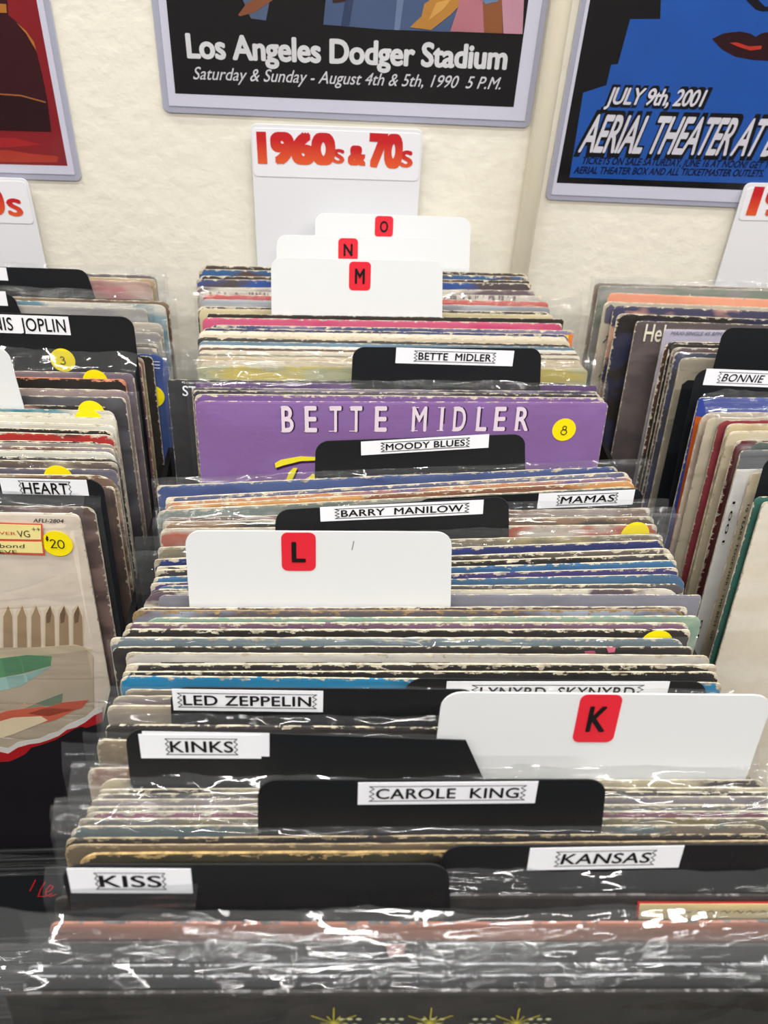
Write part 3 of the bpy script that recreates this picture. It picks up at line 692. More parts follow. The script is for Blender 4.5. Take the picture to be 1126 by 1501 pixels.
main = [
 div('plain white divider with a red O sticker, hindmost of the white letter cards', (288, 384, 786, 398), (462, 313, 691, 318), True, sticker=((550, 316), (577, 317), 347, 'O')),
 rec('worn black sleeve with chipped edges', 291, 388, 778, 401, BLK, (60, 50, 44), 1.5),
 rec('bright blue sleeve with a worn cream edge', 293, 394, 772, 405, (44, 90, 138), (84, 60, 50), 1.6),
 rec('dark brown sleeve', 296, 404, 776, 411, (44, 38, 40), (96, 74, 66), 1.2),
 rec('royal blue sleeve', 293, 409, 773, 415, (44, 82, 156), (74, 66, 70), 1.4),
 rec('cream sleeve with dark marks', 297, 421, 778, 425, (206, 200, 188), (100, 84, 96), 1.2),
 div('plain white divider with a red N sticker, between the O and M cards', (296, 424, 784, 430), (405, 347, 648, 346), True, sticker=((496, 349), (525, 349), 383, 'N')),
 rec('off white sleeve with small print on top', 299, 427, 788, 433, (216, 212, 204), (190, 186, 180), 1.2, art=2),
 rec('red topped sleeve', 303, 431, 800, 442, (204, 78, 76), (210, 96, 84), .9),
 rec('grey sleeve in a clear plastic bag', 300, 438, 802, 450, (150, 152, 158), (176, 180, 186), .8, (.006, .03, .008)),
 rec('dark grey speckled sleeve', 296, 449, 800, 457, (52, 50, 52), (96, 92, 94), 1.5),
 rec('cream edged sleeve', 299, 452, 805, 461, (206, 192, 152), (190, 178, 140), 1.),
 div('white divider with a red M sticker, foremost of three white cards at the back', (296, 458, 812, 466), (397, 380, 650, 380), True, sticker=((512, 383), (544, 384), 425, 'M'), anchor='the M card'),
 rec('wide black sleeve', 299, 458, 829, 463, (24, 23, 24), (36, 34, 34), .6, rc=.001),
 rec('hot pink sleeve', 303, 465, 818, 474, (196, 70, 112), (206, 88, 124), .9),
 rec('blue and white flecked sleeve with a yellow and orange corner', 306, 476, 842, 484, (66, 76, 116), (128, 120, 150), 1.4, extra=x_yelcorner),
 rec('dark blue sleeve', 304, 480, 826, 490, (56, 68, 112), (44, 52, 92), 1.3),
 rec('off white sleeve', 298, 484, 826, 494, (224, 214, 196), (234, 226, 210), .9),
 rec('cream sleeve with bright specks', 299, 490, 829, 499, (222, 208, 180), (208, 194, 168), 1.),
 rec('charcoal sleeve', 300, 494, 828, 505, (66, 64, 62), (54, 54, 54), .8),
 rec('slate blue sleeve', 301, 499, 833, 509, (92, 120, 138), (110, 138, 158), .6),
 rec('clean white sleeve', 302, 505, 836, 514, (228, 226, 218), (216, 212, 202), .4),
 rec('brown sleeve', 303, 509, 838, 518, (110, 86, 74), (86, 70, 62), .6),
 rec('pale cream sleeve', 300, 513, 842, 521, (226, 214, 194), (214, 202, 180), .6),
 rec('grey green sleeve', 300, 518, 843, 525, (142, 136, 116), (120, 116, 104), .6),
 rec('beige sleeve', 295, 522, 846, 528, (214, 196, 162), (200, 180, 146), 1.),
 rec('buff sleeve with a soft corner', 300, 528, 853, 533, (218, 200, 172), (226, 212, 190), 1., rc=.007),
 rec('yellow sleeve in a wrinkled clear bag', 292, 535, 860, 540, (204, 184, 88), (186, 186, 150), .8, (.012, .006, .010)),
 rec('black sleeve with a white letter S, sticking out to the left in a shiny bag', 243, 556, 838, 561, (42, 46, 54), (34, 36, 44), .45, (.003, .018, .014), extra=x_sdark),
 rec('deep purple sleeve', 294, 560, 868, 562, (92, 44, 120), (80, 40, 110), .6),
 div('black divider with a white name label, behind the big purple sleeve', (285, 565, 876, 566), (517, 506, 795, 513), text='BETTE  MIDLER', lab=lab((581, 509), (754, 514), 532), anchor='the rearmost black divider'),
 rec('lilac grey sleeve in a glossy bag', 285, 568, 873, 573, (140, 132, 152), (80, 76, 96), .8, (.004, .008, .006)),
 rec('black and grey sleeve', 284, 571, 880, 578, (56, 54, 64), (94, 90, 96), 1.),
 rec('cream edged violet sleeve', 288, 577, 884, 583, (128, 96, 154), (120, 88, 146), 1.7),
 dict(rec('big purple sleeve with pale capital lettering and a yellow price sticker', 290, 588, 888, 589, PUR, (136, 100, 164), .45, extra=x_purple), is_anchor='the big purple sleeve'),
 div('black divider with a white name label, leaning just in front of the purple sleeve', (262, 706, 884, 679), (462, 650, 772, 633), text='MOODY BLUES', lab=lab((529, 647), (717, 636), 667), anchor='the divider covering the purple sleeve'),
 rec('glossy blue bagged sleeve', 252, 712, 888, 683, (62, 82, 138), (78, 98, 150), 1.2, (.003, .022, .004)),
 rec('flecked cream and blue sleeve', 268, 729, 903, 691, (116, 118, 142), (88, 94, 130), 1.8),
 rec('lilac blue sleeve', 267, 736, 906, 698, (98, 92, 148), (190, 130, 96), 1.2),
 rec('brown and orange worn sleeve', 260, 742, 918, 703, (128, 84, 66), (206, 150, 92), 1.6, rc=.006),
 rec('frayed grey green sleeve', 249, 749, 910, 712, (110, 124, 118), (150, 150, 142), 1.6),
 div('black divider with a white name label at the right, behind the second long black divider', (248, 753, 940, 716), (610, 733, 945, 714), text='MAMAS', lab=lab((790, 723), (931, 717), 745, fx=(.22, .80), skew=.12), anchor='the divider at upper right'),
 rec('rusty brown sleeve in a bag', 250, 757, 944, 744, (120, 82, 62), (176, 160, 150), 1.2, (.004, .012, .005)),
 rec('bagged black sleeve with cream edge', 249, 765, 950, 756, (36, 36, 36), (160, 120, 84), 1.8, (.004, .014, .004)),
 rec('bagged sleeve with yellow sticker tip, just behind the L card at the right', 245, 775, 954, 768, (188, 94, 72), (206, 198, 188), 1.6, (.004, .016, .005), extra=x_sticker(931, 784)),
 div('long black divider with a white name label, directly behind the white L card', (244, 792, 962, 777), (403, 747, 748, 728), text='BARRY  MANILOW', lab=lab((469, 743), (709, 732), 764, fx=(.115, .885)), anchor='the divider behind L'),
 rec('grey green and gold sleeve in a bag', 244, 802, 962, 782, (126, 116, 92), (186, 168, 116), 1.4, (.013, .002, .006)),
 rec('royal blue sleeve', 243, 819, 960, 791, (36, 54, 122), (32, 46, 108), 1.5, (.013, .0, .004)),
 rec('frayed cream and black sleeve', 243, 830, 974, 803, (96, 90, 84), (60, 58, 58), 2.),
 rec('black sleeve with a flecked edge', 241, 836, 977, 811, (34, 34, 38), (70, 68, 72), 1.6),
 rec('sky blue sleeve', 243, 846, 976, 820, (58, 112, 156), (50, 98, 142), 1.1),
 rec('violet sleeve', 236, 854, 983, 831, (68, 60, 116), (84, 66, 120), 1.5),
 rec('steel blue sleeve', 232, 858, 1004, 841, (76, 114, 146), (68, 106, 138), 1., rc=.007),
 rec('dark grey sleeve with cream edge', 228, 862, 995, 855, (84, 82, 86), (110, 106, 104), 1.4, rc=.008),
 rec('white sleeve with a rounded corner', 222, 865, 988, 862, (214, 208, 192), (96, 80, 92), 1., rc=.009, art=1),
 rec('wide slate grey sleeve that sticks out to the right', 218, 868, 1042, 872, (134, 134, 146), (124, 122, 136), .45),
 div('plain white divider with a red L sticker and a pen tick', (200, 885, 1010, 885), (270, 777, 664, 780), True, sticker=((412, 779), (463, 781), 835, 'L'), anchor='the L card',
     extra=lambda root, fr, t, f: MB().stroke([fr.loc(519, 793, f), fr.loc(516, 806, f)], .0003, f).build('pen_mark', M_INK, root)),
 rec('thin mauve and cream sleeve', 200, 888, 1006, 887, (130, 116, 128), (84, 76, 80), 1.6),
 rec('tan topped sleeve with a blurred grey picture', 195, 893, 1006, 892, (96, 88, 96), (158, 164, 180), 2.2, rc=.008, paper=(176, 148, 104)),
 rec('pale green sleeve', 214, 905, 1026, 903, (148, 170, 150), (126, 156, 140), .9, rc=.006),
 rec('mauve sleeve with a cream edge', 189, 912, 1005, 913, (124, 94, 118), (112, 84, 106), 1.5, rc=.006),
 rec('black sleeve with chipped white edge and yellow sticker tip, in front of the L card', 187, 921, 1005, 923, (26, 26, 30), (34, 32, 36), 1.5, extra=x_sticker(962, 944)),
 rec('grey blue sleeve', 172, 933, 996, 936, (120, 138, 146), (104, 122, 132), 1.6, rc=.006),
 rec('glossy black sleeve with pink spots', 173, 947, 1008, 948, (34, 32, 36), (24, 24, 28), .9, (.002, .002, .0025), extra=x_patch(([(889, 949), (903, 949), (901, 956), (892, 957)], (214, 112, 140)), ([(857, 955), (872, 954), (874, 959), (858, 959)], (176, 92, 112)))),
 rec('pale grey newsprint sleeve with torn edge', 187, 955, 1040, 961, (206, 202, 192), (192, 188, 182), 1.6, art=1, extra=x_news),
 rec('black sleeve with long white chips', 188, 972, 1047, 974, (42, 42, 46), (30, 30, 34), 2.2),
 rec('plain black sleeve with a speckled edge', 190, 984, 1045, 984, (24, 25, 30), (28, 28, 32), 1.3),
 rec('bright turquoise blue sleeve', 186, 990, 1048, 1000, (16, 124, 170), (18, 112, 158), 1.3, rc=.006),
 div('black divider with a white name label mostly hidden behind the white K card', (180, 1003, 1052, 1013), (595, 995, 1040, 998), text='LYNYRD  SKYNYRD', lab=lab((655, 998), (982, 998), 1028, fx=(.14, .86)), anchor='the divider behind K'),
 rec('worn cream sleeve', 193, 1008, 1064, 1011, (206, 192, 160), (120, 110, 96), 1.6),
 rec('cream and mauve sleeve in a clear bag', 167, 1019, 1062, 1024, (176, 162, 150), (142, 126, 136), 1.4, (.003, .004, .002)),
 rec('faded beige sleeve in a clear bag', 165, 1034, 1060, 1038, (178, 164, 140), (158, 146, 132), 1.2, (.004, .004, .002)),
 div('black divider with a white name label at its left end, behind the white K card', (165, 1048, 1066, 1054), (248, 1007, 702, 1011), text='LED ZEPPELIN', lab=lab((252, 1009), (474, 1012), 1040, fx=(.06, .93), border=True), anchor='the divider left of K'),
 rec('black sleeve in a glossy bag', 168, 1062, 1072, 1068, (52, 48, 52), (34, 32, 36), .8, (.004, .004, .0045)),
 rec('brown cream sleeve in a bag', 150, 1084, 1080, 1092, (150, 130, 100), (90, 78, 70), 1.4, (.006, .006, .004)),
 rec('buff sleeve in a loose bag', 130, 1125, 1098, 1128, (140, 96, 70), (196, 178, 148), 1.6, (.011, .004, .012), rc=.006),
 div('large white divider with a red K sticker at the right', (130, 1133, 1110, 1138), (648, 1015, 1136, 1018), True, sticker=((852, 1017), (914, 1017), 1087, 'K'), anchor='the K card'),
 rec('black marked cream sleeve', 148, 1142, 1120, 1141, (200, 188, 156), (60, 54, 50), 1.8, rc=.006),
 div('black divider with a slanted right side and a white name label at its left end', (126, 1149, 1124, 1146), (182, 1068, 683, 1085), slant=True, text='KINKS', lab=lab((203, 1075), (382, 1076), 1110, fx=(.24, .78), border=True), anchor='the slanted divider',
     extra=lambda root, fr, t, f: poly_part('label_backing', root, fr, [(208, 1072), (395, 1075), (395, 1109), (208, 1106)], f+.0001, M_LABEL)),
 rec('cream sleeve with black chips along the top', 150, 1152, 1128, 1149, (204, 192, 160), (44, 40, 40), 1.6),
 rec('dark grey sleeve', 148, 1160, 1130, 1157, (66, 62, 66), (110, 104, 104), 1.2),
 rec('mauve grey sleeve in a loose clear bag', 138, 1170, 1128, 1165, (140, 130, 138), (160, 150, 152), 1., (.010, .01, .010)),
 rec('buff sleeve', 137, 1181, 1128, 1180, (180, 164, 136), (110, 112, 110), 1.5),
 rec('magenta banded sleeve', 135, 1190, 1126, 1188, (152, 60, 108), (140, 56, 98), 1.7),
 rec('gold and grey sleeve', 128, 1200, 1124, 1198, (150, 134, 84), (120, 118, 116), 1.3, (.012, .01, .004)),
 rec('teal and cream sleeve', 113, 1211, 1120, 1208, (92, 112, 116), (136, 120, 104), 1.6, rc=.006),
 div('black divider with a white name label, second black one in front of the K card', (112, 1217, 1122, 1214), (377, 1141, 892, 1144), text='CAROLE  KING', lab=lab((525, 1146), (789, 1144), 1178, fx=(.09, .91)), anchor='the divider below K'),
 rec('dark bagged sleeve with tan edge', 110, 1224, 1122, 1221, (44, 40, 42), (60, 54, 52), 1.3, (.006, .01, .011), paper=(190, 172, 140)),
 rec('tan ridged sleeve', 112, 1233, 1124, 1230, (120, 104, 84), (104, 92, 76), 1.4, paper=(176, 156, 124)),
 rec('black sleeve with a worn tan edge', 130, 1251, 1150, 1242, (34, 34, 38), (60, 56, 44), 2.3, rc=.006, paper=(196, 166, 112)),
 div('long black divider with a white name label, at the front right', (112, 1291, 1150, 1286), (650, 1238, 1200, 1238), text='KANSAS', lab=lab((777, 1242), (1003, 1238), 1274, fx=(.20, .80), skew=.12), anchor='the front right divider'),
 rec('black sleeve with a cream strip bordered in red, in a glossy bag', 108, 1312, 1150, 1312, (30, 30, 34), (22, 22, 26), .3, (.004, .01, .008), extra=x_strip, paper=(120, 118, 120)),  # grey paper colour paints the bag film's sheen along the edge
 div('black divider at the front left with a peeling white name label', (100, 1333, 1150, 1330), (88, 1267, 661, 1266), text='KISS', lab=lab((98, 1271), (280, 1272), 1307, fx=(.24, .76), border=True), anchor='the front left divider',
     extra=lambda root, fr, t, f: tag(poly_part('clear_tape', root, fr, [(102, 1304), (290, 1296), (286, 1338), (104, 1338)], f-.0006, FILM), 'strip of clear tape')),
 rec('salmon pink sleeve in a crinkled bag', 122, 1352, 1150, 1350, (186, 124, 104), (170, 112, 96), .3, (.010, .01, .006), paper=(120, 118, 120)),  # grey edge here is film sheen painted through the paper colour
 rec('charcoal sleeve with one pink mark, in a crinkled bag', 110, 1381, 1160, 1384, (50, 48, 52), (40, 38, 42), .3, (.004, .01, .004), extra=x_patch(([(565, 1384), (594, 1384), (592, 1402), (570, 1402)], (200, 150, 146))), paper=(120, 118, 120)),  # paper colour greyed to paint the film sheen on the edge
 rec('dark silver sleeve in a large wrinkled bag', 72, 1415, 1180, 1412, (52, 54, 62), (38, 40, 48), .8, (.016, .01, .012), paper=(196, 196, 202)),
 rec('slate sleeve in a large wrinkled bag', 62, 1429, 1182, 1425, (42, 44, 54), (30, 32, 40), .8, (.016, .01, .008), paper=(196, 196, 202)),
 rec('foremost middle sleeve, black with green and yellow star bursts, in a wrinkled bag', 24, 1455, 1190, 1450, (13, 13, 16), (17, 17, 21), .3, (.006, .01, .006), extra=x_stars, paper=(120, 118, 120)),  # edge grey is painted sheen of the bag film
]
place(main, .052, 'record sleeves in the middle bin', 'divider cards in the middle bin', 'middle', None, '')

# ------------------------------------------------------------------ left bin
def L(desc, xr, yr, ca, cb=None, wear=1., bag=None, s=.03, **k): return rec(desc, xr-150, yr-150*s, xr, yr, ca, cb, wear, bag, **k)
def LD(label, xr, yr, tab, **k): return div(label, (xr-150, yr-4.5, xr, yr), tab, **k)
def x_E(root, fr, t, y):
    b = MB()
    for k in range(3):
        p, q = fr.loc(225, 530+k*4.6, y), fr.loc(234, 530.5+k*4.6, y); b.stroke([p, q], .0005, y)
    b.build('title', M_LABEL, root)
    sticker(root, fr, 224, 581, y-.0001)
def x_front20(root, fr, t, y):
    rnd = random.Random(3)
    def P(px, c, k, lab_=None): poly_part('picture', root, fr, px, y-k*.00006, flat('printed_ink', c, .4, .4, 0, 0, .15), lab_)
    GR = (226, 210, 176)
    # picket fence
    for k in range(-1, 6):
        x = 11+k*20.5
        P([(x-9, 955), (x-8, 895), (x, 886), (x+8, 895), (x+9, 955)], (224, 206, 178), 0, 'pale fence picket')
        P([(x-6, 952), (x-6, 904), (x+1, 888), (x+7, 904), (x+8, 950)], (168, 142, 110), 1)
        P([(x-4, 914), (x-5, 900), (x+1, 888), (x+3, 900), (x+1, 912)], (120, 96, 74), 2) if k > 2 else None
    P([(-40, 950), (120, 948), (136, 962), (138, 1068), (60, 1090), (-40, 1105)], (190, 174, 152), 2)
    P([(-40, 975), (40, 962), (92, 958), (136, 952), (110, 945), (20, 952), (-40, 958)], (206, 190, 160), 3)
    P([(-40, 970), (40, 960), (76, 962), (74, 976), (30, 988), (-40, 1000)], (92, 142, 104), 4, 'green leaf shape')
    P([(-40, 1000), (36, 988), (76, 976), (30, 1006), (-40, 1022)], (150, 186, 178), 4)
    P([(10, 1050), (60, 1028), (92, 1016), (90, 1034), (40, 1052)], (122, 140, 116), 4)
    P([(40, 1046), (90, 1030), (130, 1026), (120, 1038), (70, 1050)], (186, 92, 74), 5)
    P([(-40, 1062), (10, 1042), (60, 1036), (112, 1040), (80, 1056), (20, 1070), (-40, 1088)], (196, 98, 76), 5, 'red brush shape')
    P([(-40, 1068), (20, 1052), (60, 1050), (70, 1056), (20, 1076), (-40, 1094)], (222, 204, 172), 6)
    # torn edge and the black lower part
    tear = [(-40, 1106), (-10, 1100), (0, 1095), (12, 1097), (26, 1088), (42, 1085), (58, 1083), (72, 1076), (86, 1072), (98, 1063), (112, 1057), (124, 1052), (138, 1040), (150, 1036)]
    P([(a, b) for a, b in tear]+[(160, 1300), (-40, 1300)], (206, 204, 200), 7, 'torn white paper edge')
    P([(a, b+6+rnd.uniform(0, 3)) for a, b in tear]+[(160, 1300), (-40, 1300)], (168, 30, 34), 8)
    P([(-40, 1128), (0, 1117), (14, 1116), (26, 1111), (36, 1106), (46, 1096), (60, 1092), (80, 1085), (96, 1076), (110, 1068), (119, 1065), (126, 1067), (141, 1062), (150, 1058), (165, 1300), (-40, 1300)], (30, 27, 32), 9, 'black lower part')
    # notes on the cover
    T = ink((244, 226, 150)); yy = y-.0008
    poly_part('grading_label', root, fr, [(-60, 764), (62, 768), (66, 814), (-60, 810)], yy, ink((214, 92, 70)), 'yellow handwritten note with a red border')
    poly_part('grading_label', root, fr, [(-60, 766.5), (60, 770), (60, 791), (-60, 789)], yy-.0002, T)
    poly_part('grading_label', root, fr, [(-60, 793), (61, 794.5), (63, 811), (-60, 808)], yy-.0002, T)
    a, b = fr.loc(-22, 782, yy), fr.loc(24, 784, yy); write('handwriting', 'COVER', a, b, .0022, yy-.0004, ink((190, 70, 56)), root)
    a, b = fr.loc(27, 787, yy), fr.loc(45, 787, yy); write('handwriting', 'VG', a, b, .0048, yy-.0004, ink((60, 54, 50)), root)
    a, b = fr.loc(48, 779, yy), fr.loc(60, 779, yy); write('handwriting', '++', a, b, .0035, yy-.0004, ink((60, 54, 50)), root)
    a, b = fr.loc(-22, 802, yy), fr.loc(36, 803, yy); write('handwriting', 'Q-bond', a, b, .0030, yy-.0004, ink((60, 54, 50)), root, 0, 1, 0, None, .2)
    a, b = fr.loc(-26, 811, yy), fr.loc(26, 811, yy); write('handwriting', 'SLEEVE', a, b, .0026, yy-.0004, ink((60, 54, 50)), root)
    a, b = fr.loc(49, 765, yy), fr.loc(93, 766, yy); write('handwriting', 'AFLI-2804', a, b, .0026, yy-.0004, M_INK, root, .012, 1, 0, None, .3)
    sticker(root, fr, 84, 797, yy, TWENTY)
left = [
 L('dark sleeve with a wrinkled clear bag', 229, 404, (84, 78, 80), (140, 120, 116), 1., (.01, .010, .006)),
 L('tan sleeve', 228, 409, (196, 168, 124), None, 1.2),
 L('dusty pink sleeve in a clear bag', 222, 413, (176, 118, 120), (190, 160, 148), .8, (.01, .012, .005)),
 LD('black divider with a white label, hindmost in the left bin', 222, 424, (-110, 386, 129, 397), text='', lab=lab((-60, 389), (9, 392), 408, border=False)),
 L('brown sleeve in a wrinkled bag', 248, 442, (96, 72, 58), (140, 118, 96), .8, (.01, .006, .007)),
 L('cream sleeve with a blue band', 243, 447, (206, 202, 192), (86, 132, 148), .8, rc=.005),
 L('silver grey sleeve in a shiny bag', 215, 453, (150, 148, 150), (176, 172, 166), .8, (.01, .006, .004)),
 LD('black divider whose rounded corner shows behind the wider labelled one in the left bin', 214, 457, (-220, 424, 22, 430), text='', lab=lab((-80, 424), (8, 427), 445, border=False)),
 L('beige sleeve in a clear bag', 238, 474, (190, 180, 166), (160, 150, 140), 1., (.01, .004, .004)),
 L('pale grey sleeve in a bag', 236, 488, (176, 170, 160), (150, 146, 146), 1., (.01, .004, .004)),
 L('grey and tan sleeve', 232, 504, (140, 130, 118), (110, 106, 108), 1.3),
 L('cream edged grey sleeve', 230, 511, (150, 144, 136), None, 1.2, (.01, .014, .005)),
 L('bright blue sleeve with a white letter E and a yellow sticker', 246, 520, (38, 76, 158), (40, 74, 140), .7, (.01, .006, .003), extra=x_E, rc=.008),
 L('black sleeve', 224, 522, (20, 20, 22), None, .8),
 L('gold and tan sleeve', 211, 523, (176, 156, 100), (156, 120, 96), 1.2),
 L('plum sleeve', 207, 531, (96, 62, 84), (120, 70, 76), 1.),
 LD('large black divider with a white name label and a yellow sticker marked 3', 203, 534, (-60, 455, 195, 466), text='JANIS  JOPLIN', lab=lab((-42, 459), (100, 464), 486, border=False, fx=(.03, .97), fz=(.05, .95), bold=.012), anchor='the divider with sticker 3',
    extra=lambda root, fr, t, f: sticker(root, fr, 92, 528, f, THREE)),
 L('mauve sleeve with price sticker', 196, 547, (120, 104, 118), (136, 116, 124), .8, (.01, .0015, .013), extra=x_sticker(140, 559), s=.02),
 L('orange edged black sleeve', 184, 556, (24, 22, 22), None, 1.5, s=.02, paper=(232, 150, 112)),
 L('dusty mauve sleeve', 188, 572, (150, 128, 130), (166, 146, 140), 1., s=.02),
 L('grey sleeve in a bag', 184, 583, (96, 96, 104), (70, 68, 76), .8, (.01, .010, .004), s=.02),
 L('pink sleeve with price sticker', 164, 596, (196, 150, 144), (40, 36, 40), 1., s=.02, extra=x_sticker(134, 605), rc=.006),
 LD('white divider showing only its right end at the left border', 168, 599, (-230, 504, 12, 509), white=True, anchor='the white divider'),
 L('white sleeve with a teal back edge', 168, 602, (206, 204, 196), (60, 130, 146), .8, s=.035),
 L('white sleeve with yellow sticker tip', 170, 608, (222, 218, 204), (206, 202, 186), .8, s=.035, extra=x_sticker(130, 616)),
 L('ivory sleeve', 170, 613, (224, 220, 204), None, .8, s=.035, rc=.006),
 L('off white sleeve', 170, 624, (222, 220, 210), (212, 206, 190), .7, s=.035, rc=.006),
 L('black sleeve with a cream edge', 166, 632, (24, 24, 28), None, 1.5, s=.03),
 L('black sleeve with a red corner', 170, 638, (34, 30, 32), (180, 40, 40), 1.8, s=.03, rc=.006),
 L('glossy black sleeve', 150, 648, (28, 26, 28), None, 1.4, s=.02, rc=.006),
 L('grey sleeve in a bag', 170, 651, (160, 156, 150), (130, 126, 120), .8, s=.02),
 L('thin brown sleeve', 168, 657, (110, 84, 76), (140, 130, 140), 1., s=.02),
 L('plain ivory sleeve', 169, 663, (220, 218, 204), None, .8, s=.02, rc=.005),
 L('wide black sleeve', 176, 673, (26, 25, 27), None, .9, s=.02, rc=.007),
 L('cream and brown worn sleeve', 172, 678, (196, 180, 150), (100, 80, 70), 1.6, (.01, .003, .004), s=.02, rc=.006),
 L('bagged violet sleeve with sticker', 173, 688, (96, 94, 112), (120, 116, 130), .8, (.01, .002, .004), s=.015, extra=x_sticker(86, 701)),
 L('tan sleeve with a torn corner', 172, 697, (186, 160, 132), (120, 90, 70), 1.8, s=.015, rc=.009),
 L('brown sleeve in a clear bag', 168, 713, (110, 84, 74), (90, 70, 64), 1., (.01, .004, .003), s=.015),
 L('charcoal sleeve in a clear bag', 150, 727, (60, 58, 62), None, .8, (.01, .005, .003), s=.015),
 LD('black divider with a white name label behind the sleeve priced 20', 150, 740, (-185, 695, 150, 703), text='HEART', lab=lab((-1, 700), (127, 703), 723, fx=(.24, .78), bold=.016, fz=(-.05, .86)), anchor='the divider behind the 20 sleeve'),
 L('pinkish brown worn sleeve', 139, 744, (140, 112, 106), (90, 70, 68), 1.3, (.01, .004, .009), s=.02),
 L('cream sleeve with a picket fence picture, handwritten notes and a yellow 20 sticker', 117, 753, (236, 220, 202), (240, 226, 208), .5, (.01, .002, .009), s=.02, extra=x_front20),
]
place(left, -.302, 'record sleeves in the left bin', 'divider cards in the left bin', 'left', 'R', ', left bin', R(7), .0029)

# ------------------------------------------------------------------ right bin
def G(desc, xl, yl, ca, cb=None, wear=1., bag=None, s=.03, **k): return rec(desc, xl, yl, xl+150, yl+150*s, ca, cb, wear, bag, **k)
def GD(label, xl, yl, tab, s=.03, **k): return div(label, (xl, yl, xl+150, yl+150*s), tab, **k)
def x_hel(root, fr, t, y):
    a, b = fr.loc(943, 500, y), fr.loc(972, 501, y); write('title', 'Hel', a, b, .0155, y, flat('cream_print', (222, 214, 196), .4), root, .012)
def x_maxi(root, fr, t, y):
    a, b = fr.loc(983, 491, y), fr.loc(1057, 492, y); write('title', 'MAXI-SINGLE 45 RPM', a, b, .0032, y, flat('grey_print', (110, 108, 128), .4), root, .01, 1, 0, None, .3)
def x_palms(root, fr, t, y):
    D = ink((96, 90, 84)); b = MB(); rnd = random.Random(8)
    for px, py in ((897, 494), (893, 528), (905, 470), (890, 545)):
        cx, cz = fr.loc(px, py, y)
        for a in range(0, 360, 36):
            L_ = rnd.uniform(.004, .009); b.stroke([(cx, cz), (cx+L_*.7*math.cos(R(a)), cz+L_*.7*math.sin(R(a))+.001), (cx+L_*math.cos(R(a)), cz+L_*math.sin(R(a)))], .0012, y)
    b.build('picture', D, root)['label'] = 'grey palm fronds'
    poly_part('picture', root, fr, [(889, 452), (896, 446), (903, 452), (904, 466), (896, 474), (886, 472)], y-.0002, ink((92, 90, 108)))
def x_wallcover(root, fr, t, y):
    b = MB(); rnd = random.Random(2)
    for k in range(6):      # a few faint handling creases only
        x = rnd.uniform(-.14, 0); z = rnd.uniform(.05, .3)
        b.stroke([(x, z), (x+.02, z+rnd.uniform(-.004, .004)), (x+.05, z+rnd.uniform(-.006, .006))], .0003, y)
    b.build('crease', ink((190, 182, 168)), root)
def x_spine(px, body, n=1):
    def f(root, fr, t, y):
        # print running down the left edge
        z0, z1 = .290, .170; x = -.1545
        vs, fs = glyphs(body, 0, 1.1, 0); x0 = min(v[0] for v in vs); x1 = max(v[0] for v in vs); h = .0019/cap_height()
        mesh_obj('spine_title', [(x+v[1]*h, y, z0+(z1-z0)*(v[0]-x0)/(x1-x0)) for v in vs], [q[::-1] for q in fs], M_INK, root)
    return f
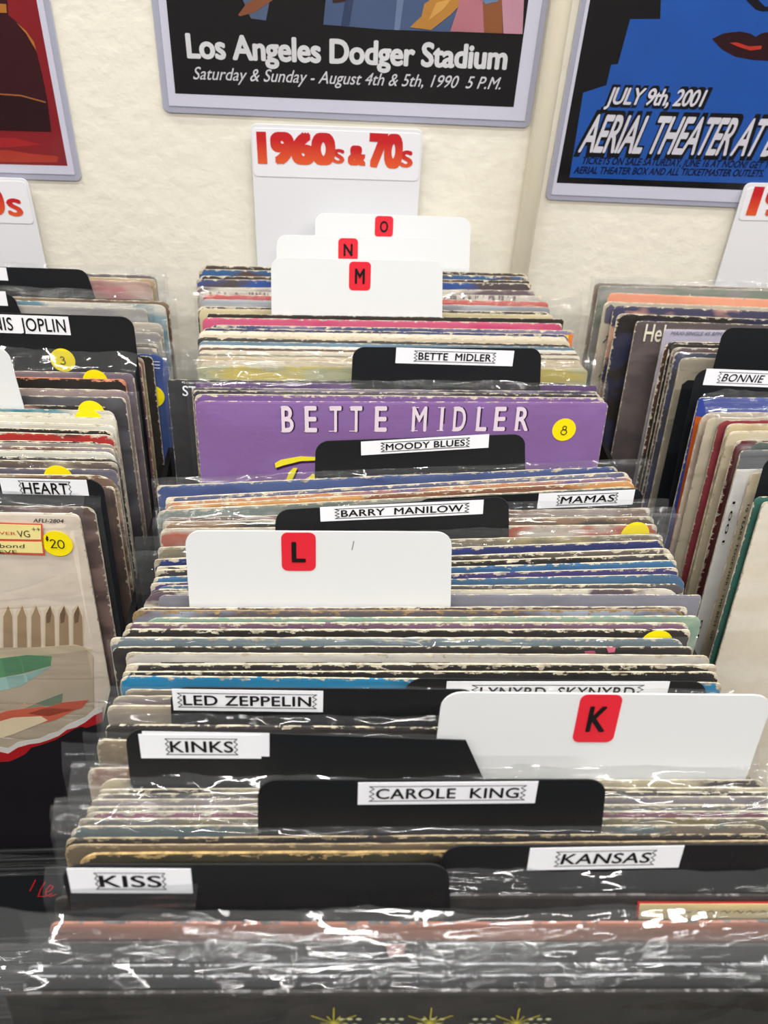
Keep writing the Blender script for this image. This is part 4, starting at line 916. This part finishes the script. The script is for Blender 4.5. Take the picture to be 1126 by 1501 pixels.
right = [
 G('taupe sleeve in a cloudy bag', 872, 414, (146, 130, 120), (168, 158, 148), .8, (.004, .01, .005)),
 G('green grey sleeve in a shiny bag', 878, 418, (128, 140, 128), (150, 150, 146), .8, (.004, .01, .005)),
 G('salmon pink sleeve', 892, 428, (228, 158, 128), (220, 148, 120), .8, s=.045),
 G('grey sleeve with a palm tree picture', 886, 441, (174, 164, 148), (190, 180, 160), 1.2, s=.04, extra=x_palms),
 G('peach edged sleeve', 900, 447, (214, 160, 138), (60, 60, 90), 1., s=.04),
 G('black sleeve with a navy top band', 905, 458, (28, 34, 66), (16, 16, 20), 1.5, s=.045),
 G('grey brown sleeve starting with cream letters H e l', 933, 470, (98, 88, 88), (82, 74, 76), .6, s=.03, extra=x_hel),
 G('lilac sleeve with small grey capitals', 974, 482, (178, 172, 192), None, .4, s=.02, extra=x_maxi, rc=.001),
 G('dark red and black sleeve with a cream edge', 975, 500, (66, 36, 34), (30, 28, 30), 1.4, s=.02, rc=.006),
 G('black sleeve', 982, 503, (22, 22, 26), None, .7, s=.02),
 G('mauve sleeve with flecks', 986, 509, (112, 84, 88), (84, 70, 84), 1.6, s=.02),
 G('dark blue sleeve in a wrinkled bag', 989, 516, (62, 68, 106), (58, 60, 80), .9, (.003, .01, .004), s=.02),
 G('olive cream sleeve in a clear bag', 998, 524, (168, 158, 136), (150, 142, 126), .9, (.003, .01, .004), s=.02),
 GD('black divider with a rounded corner at the right border, without a visible label', 1002, 540, (1061, 480, 1330, 486), s=.02),
 GD('black divider with a white italic name label, right bin', 1004, 572, (1022, 541, 1300, 547), s=.02, text='BONNIE  RAITT', lab=lab((1036, 540), (1190, 546), 564, fx=(.15, .92), bold=.01, skew=.25), anchor='the labelled divider'),
 G('blue topped sleeve with an orange side', 1024, 582, (34, 66, 160), (36, 62, 150), .6, s=0, rc=.004, extra=x_patch(([(1020, 610), (1034, 612), (1000, 780), (980, 900), (960, 900), (990, 760)], (196, 92, 36)))),
 G('cream taupe sleeve', 1029, 604, (176, 156, 144), (196, 180, 160), 1., s=0, rc=.006),
 G('cream sleeve in a loose bag', 1037, 612, (206, 194, 170), None, .8, (.001, .02, .016), s=0, rc=.006),
 G('crimson sleeve in a bag', 1053, 614, (150, 30, 54), (140, 26, 46), .9, (.003, .01, .003), s=0, rc=.006),
 G('cream sleeve with brown specks', 1066, 621, (200, 186, 146), (180, 160, 124), 1.2, s=0),
 G('pale buff sleeve', 1068, 632, (206, 194, 164), None, 1.2, s=0),
 G('maroon sleeve', 1078, 645, (98, 22, 30), (84, 18, 26), 1.5, s=0, rc=.006),
 G('dark green sleeve in a bag', 1094, 637, (56, 82, 72), (50, 72, 66), .7, (.003, .01, .003), s=0, rc=.006),
 G('grey glossy sleeve in a thick bag', 1086, 660, (110, 114, 118), (80, 84, 86), .6, (.003, .01, .004), s=-.01),
 G('white sleeve with small print down its left side, in the right bin', 1080, 688, (214, 212, 208), None, .3, s=0, rc=.001, extra=x_spine(0, '1001          01')),
 G('cream sleeve with print along its spine', 1101, 692, (214, 200, 170), (206, 192, 160), .8, s=0, extra=x_spine(0, '10 YEARS TOGETHER / THE BEST OF')),
 GD('black divider showing only a narrow strip at the right border', 1104, 708, (1124, 668, 1400, 670), s=0),
 G('teal green sleeve', 1107, 728, (38, 98, 88), (34, 88, 80), .6, s=0),
 G('foremost sleeve of the right bin, plain cream white with a soft corner', 1118, 735, (222, 212, 192), (228, 220, 204), .7, s=0, rc=.004, extra=x_wallcover),
]
place(right, .447, 'record sleeves in the right bin', 'divider cards in the right bin', 'right', 'L', ', right bin')

# ------------------------------------------------------------------ the loose black card on the rack floor
d_ = ray(62, 1350); tt = (-.6275-0)/(d_.z-B0*d_.y)
p_ = CAM + d_*tt
fr = Frame(Vector((p_.x-.03, p_.y, fz(p_.y)+.0012)), 0, R(14))
root = empty('divider_card', fr.M); tag(root, 'loose black divider with red handwriting, standing on the rack floor at the lower left', 'divider', 'loose divider cards')
MB().slab(rrect(-.07, 0, .075, .062, .012, 'cd'), -.0006, .0006).build('card', M_BLACK, root)
RI = flat('red_marker', (170, 26, 32), .5); b = MB()
for st in ([(52, 1290), (44, 1306)], [(66, 1293), (60, 1303), (56, 1314), (66, 1314), (76, 1310)], [(66, 1308), (73, 1306), (78, 1300), (74, 1297), (68, 1304), (67, 1312), (74, 1314), (82, 1311)]):
    b.stroke([fr.loc(a, c, -.0009) for a, c in st], .0011, -.0009)
b.build('handwriting', RI, root)['label'] = 'red marker writing'
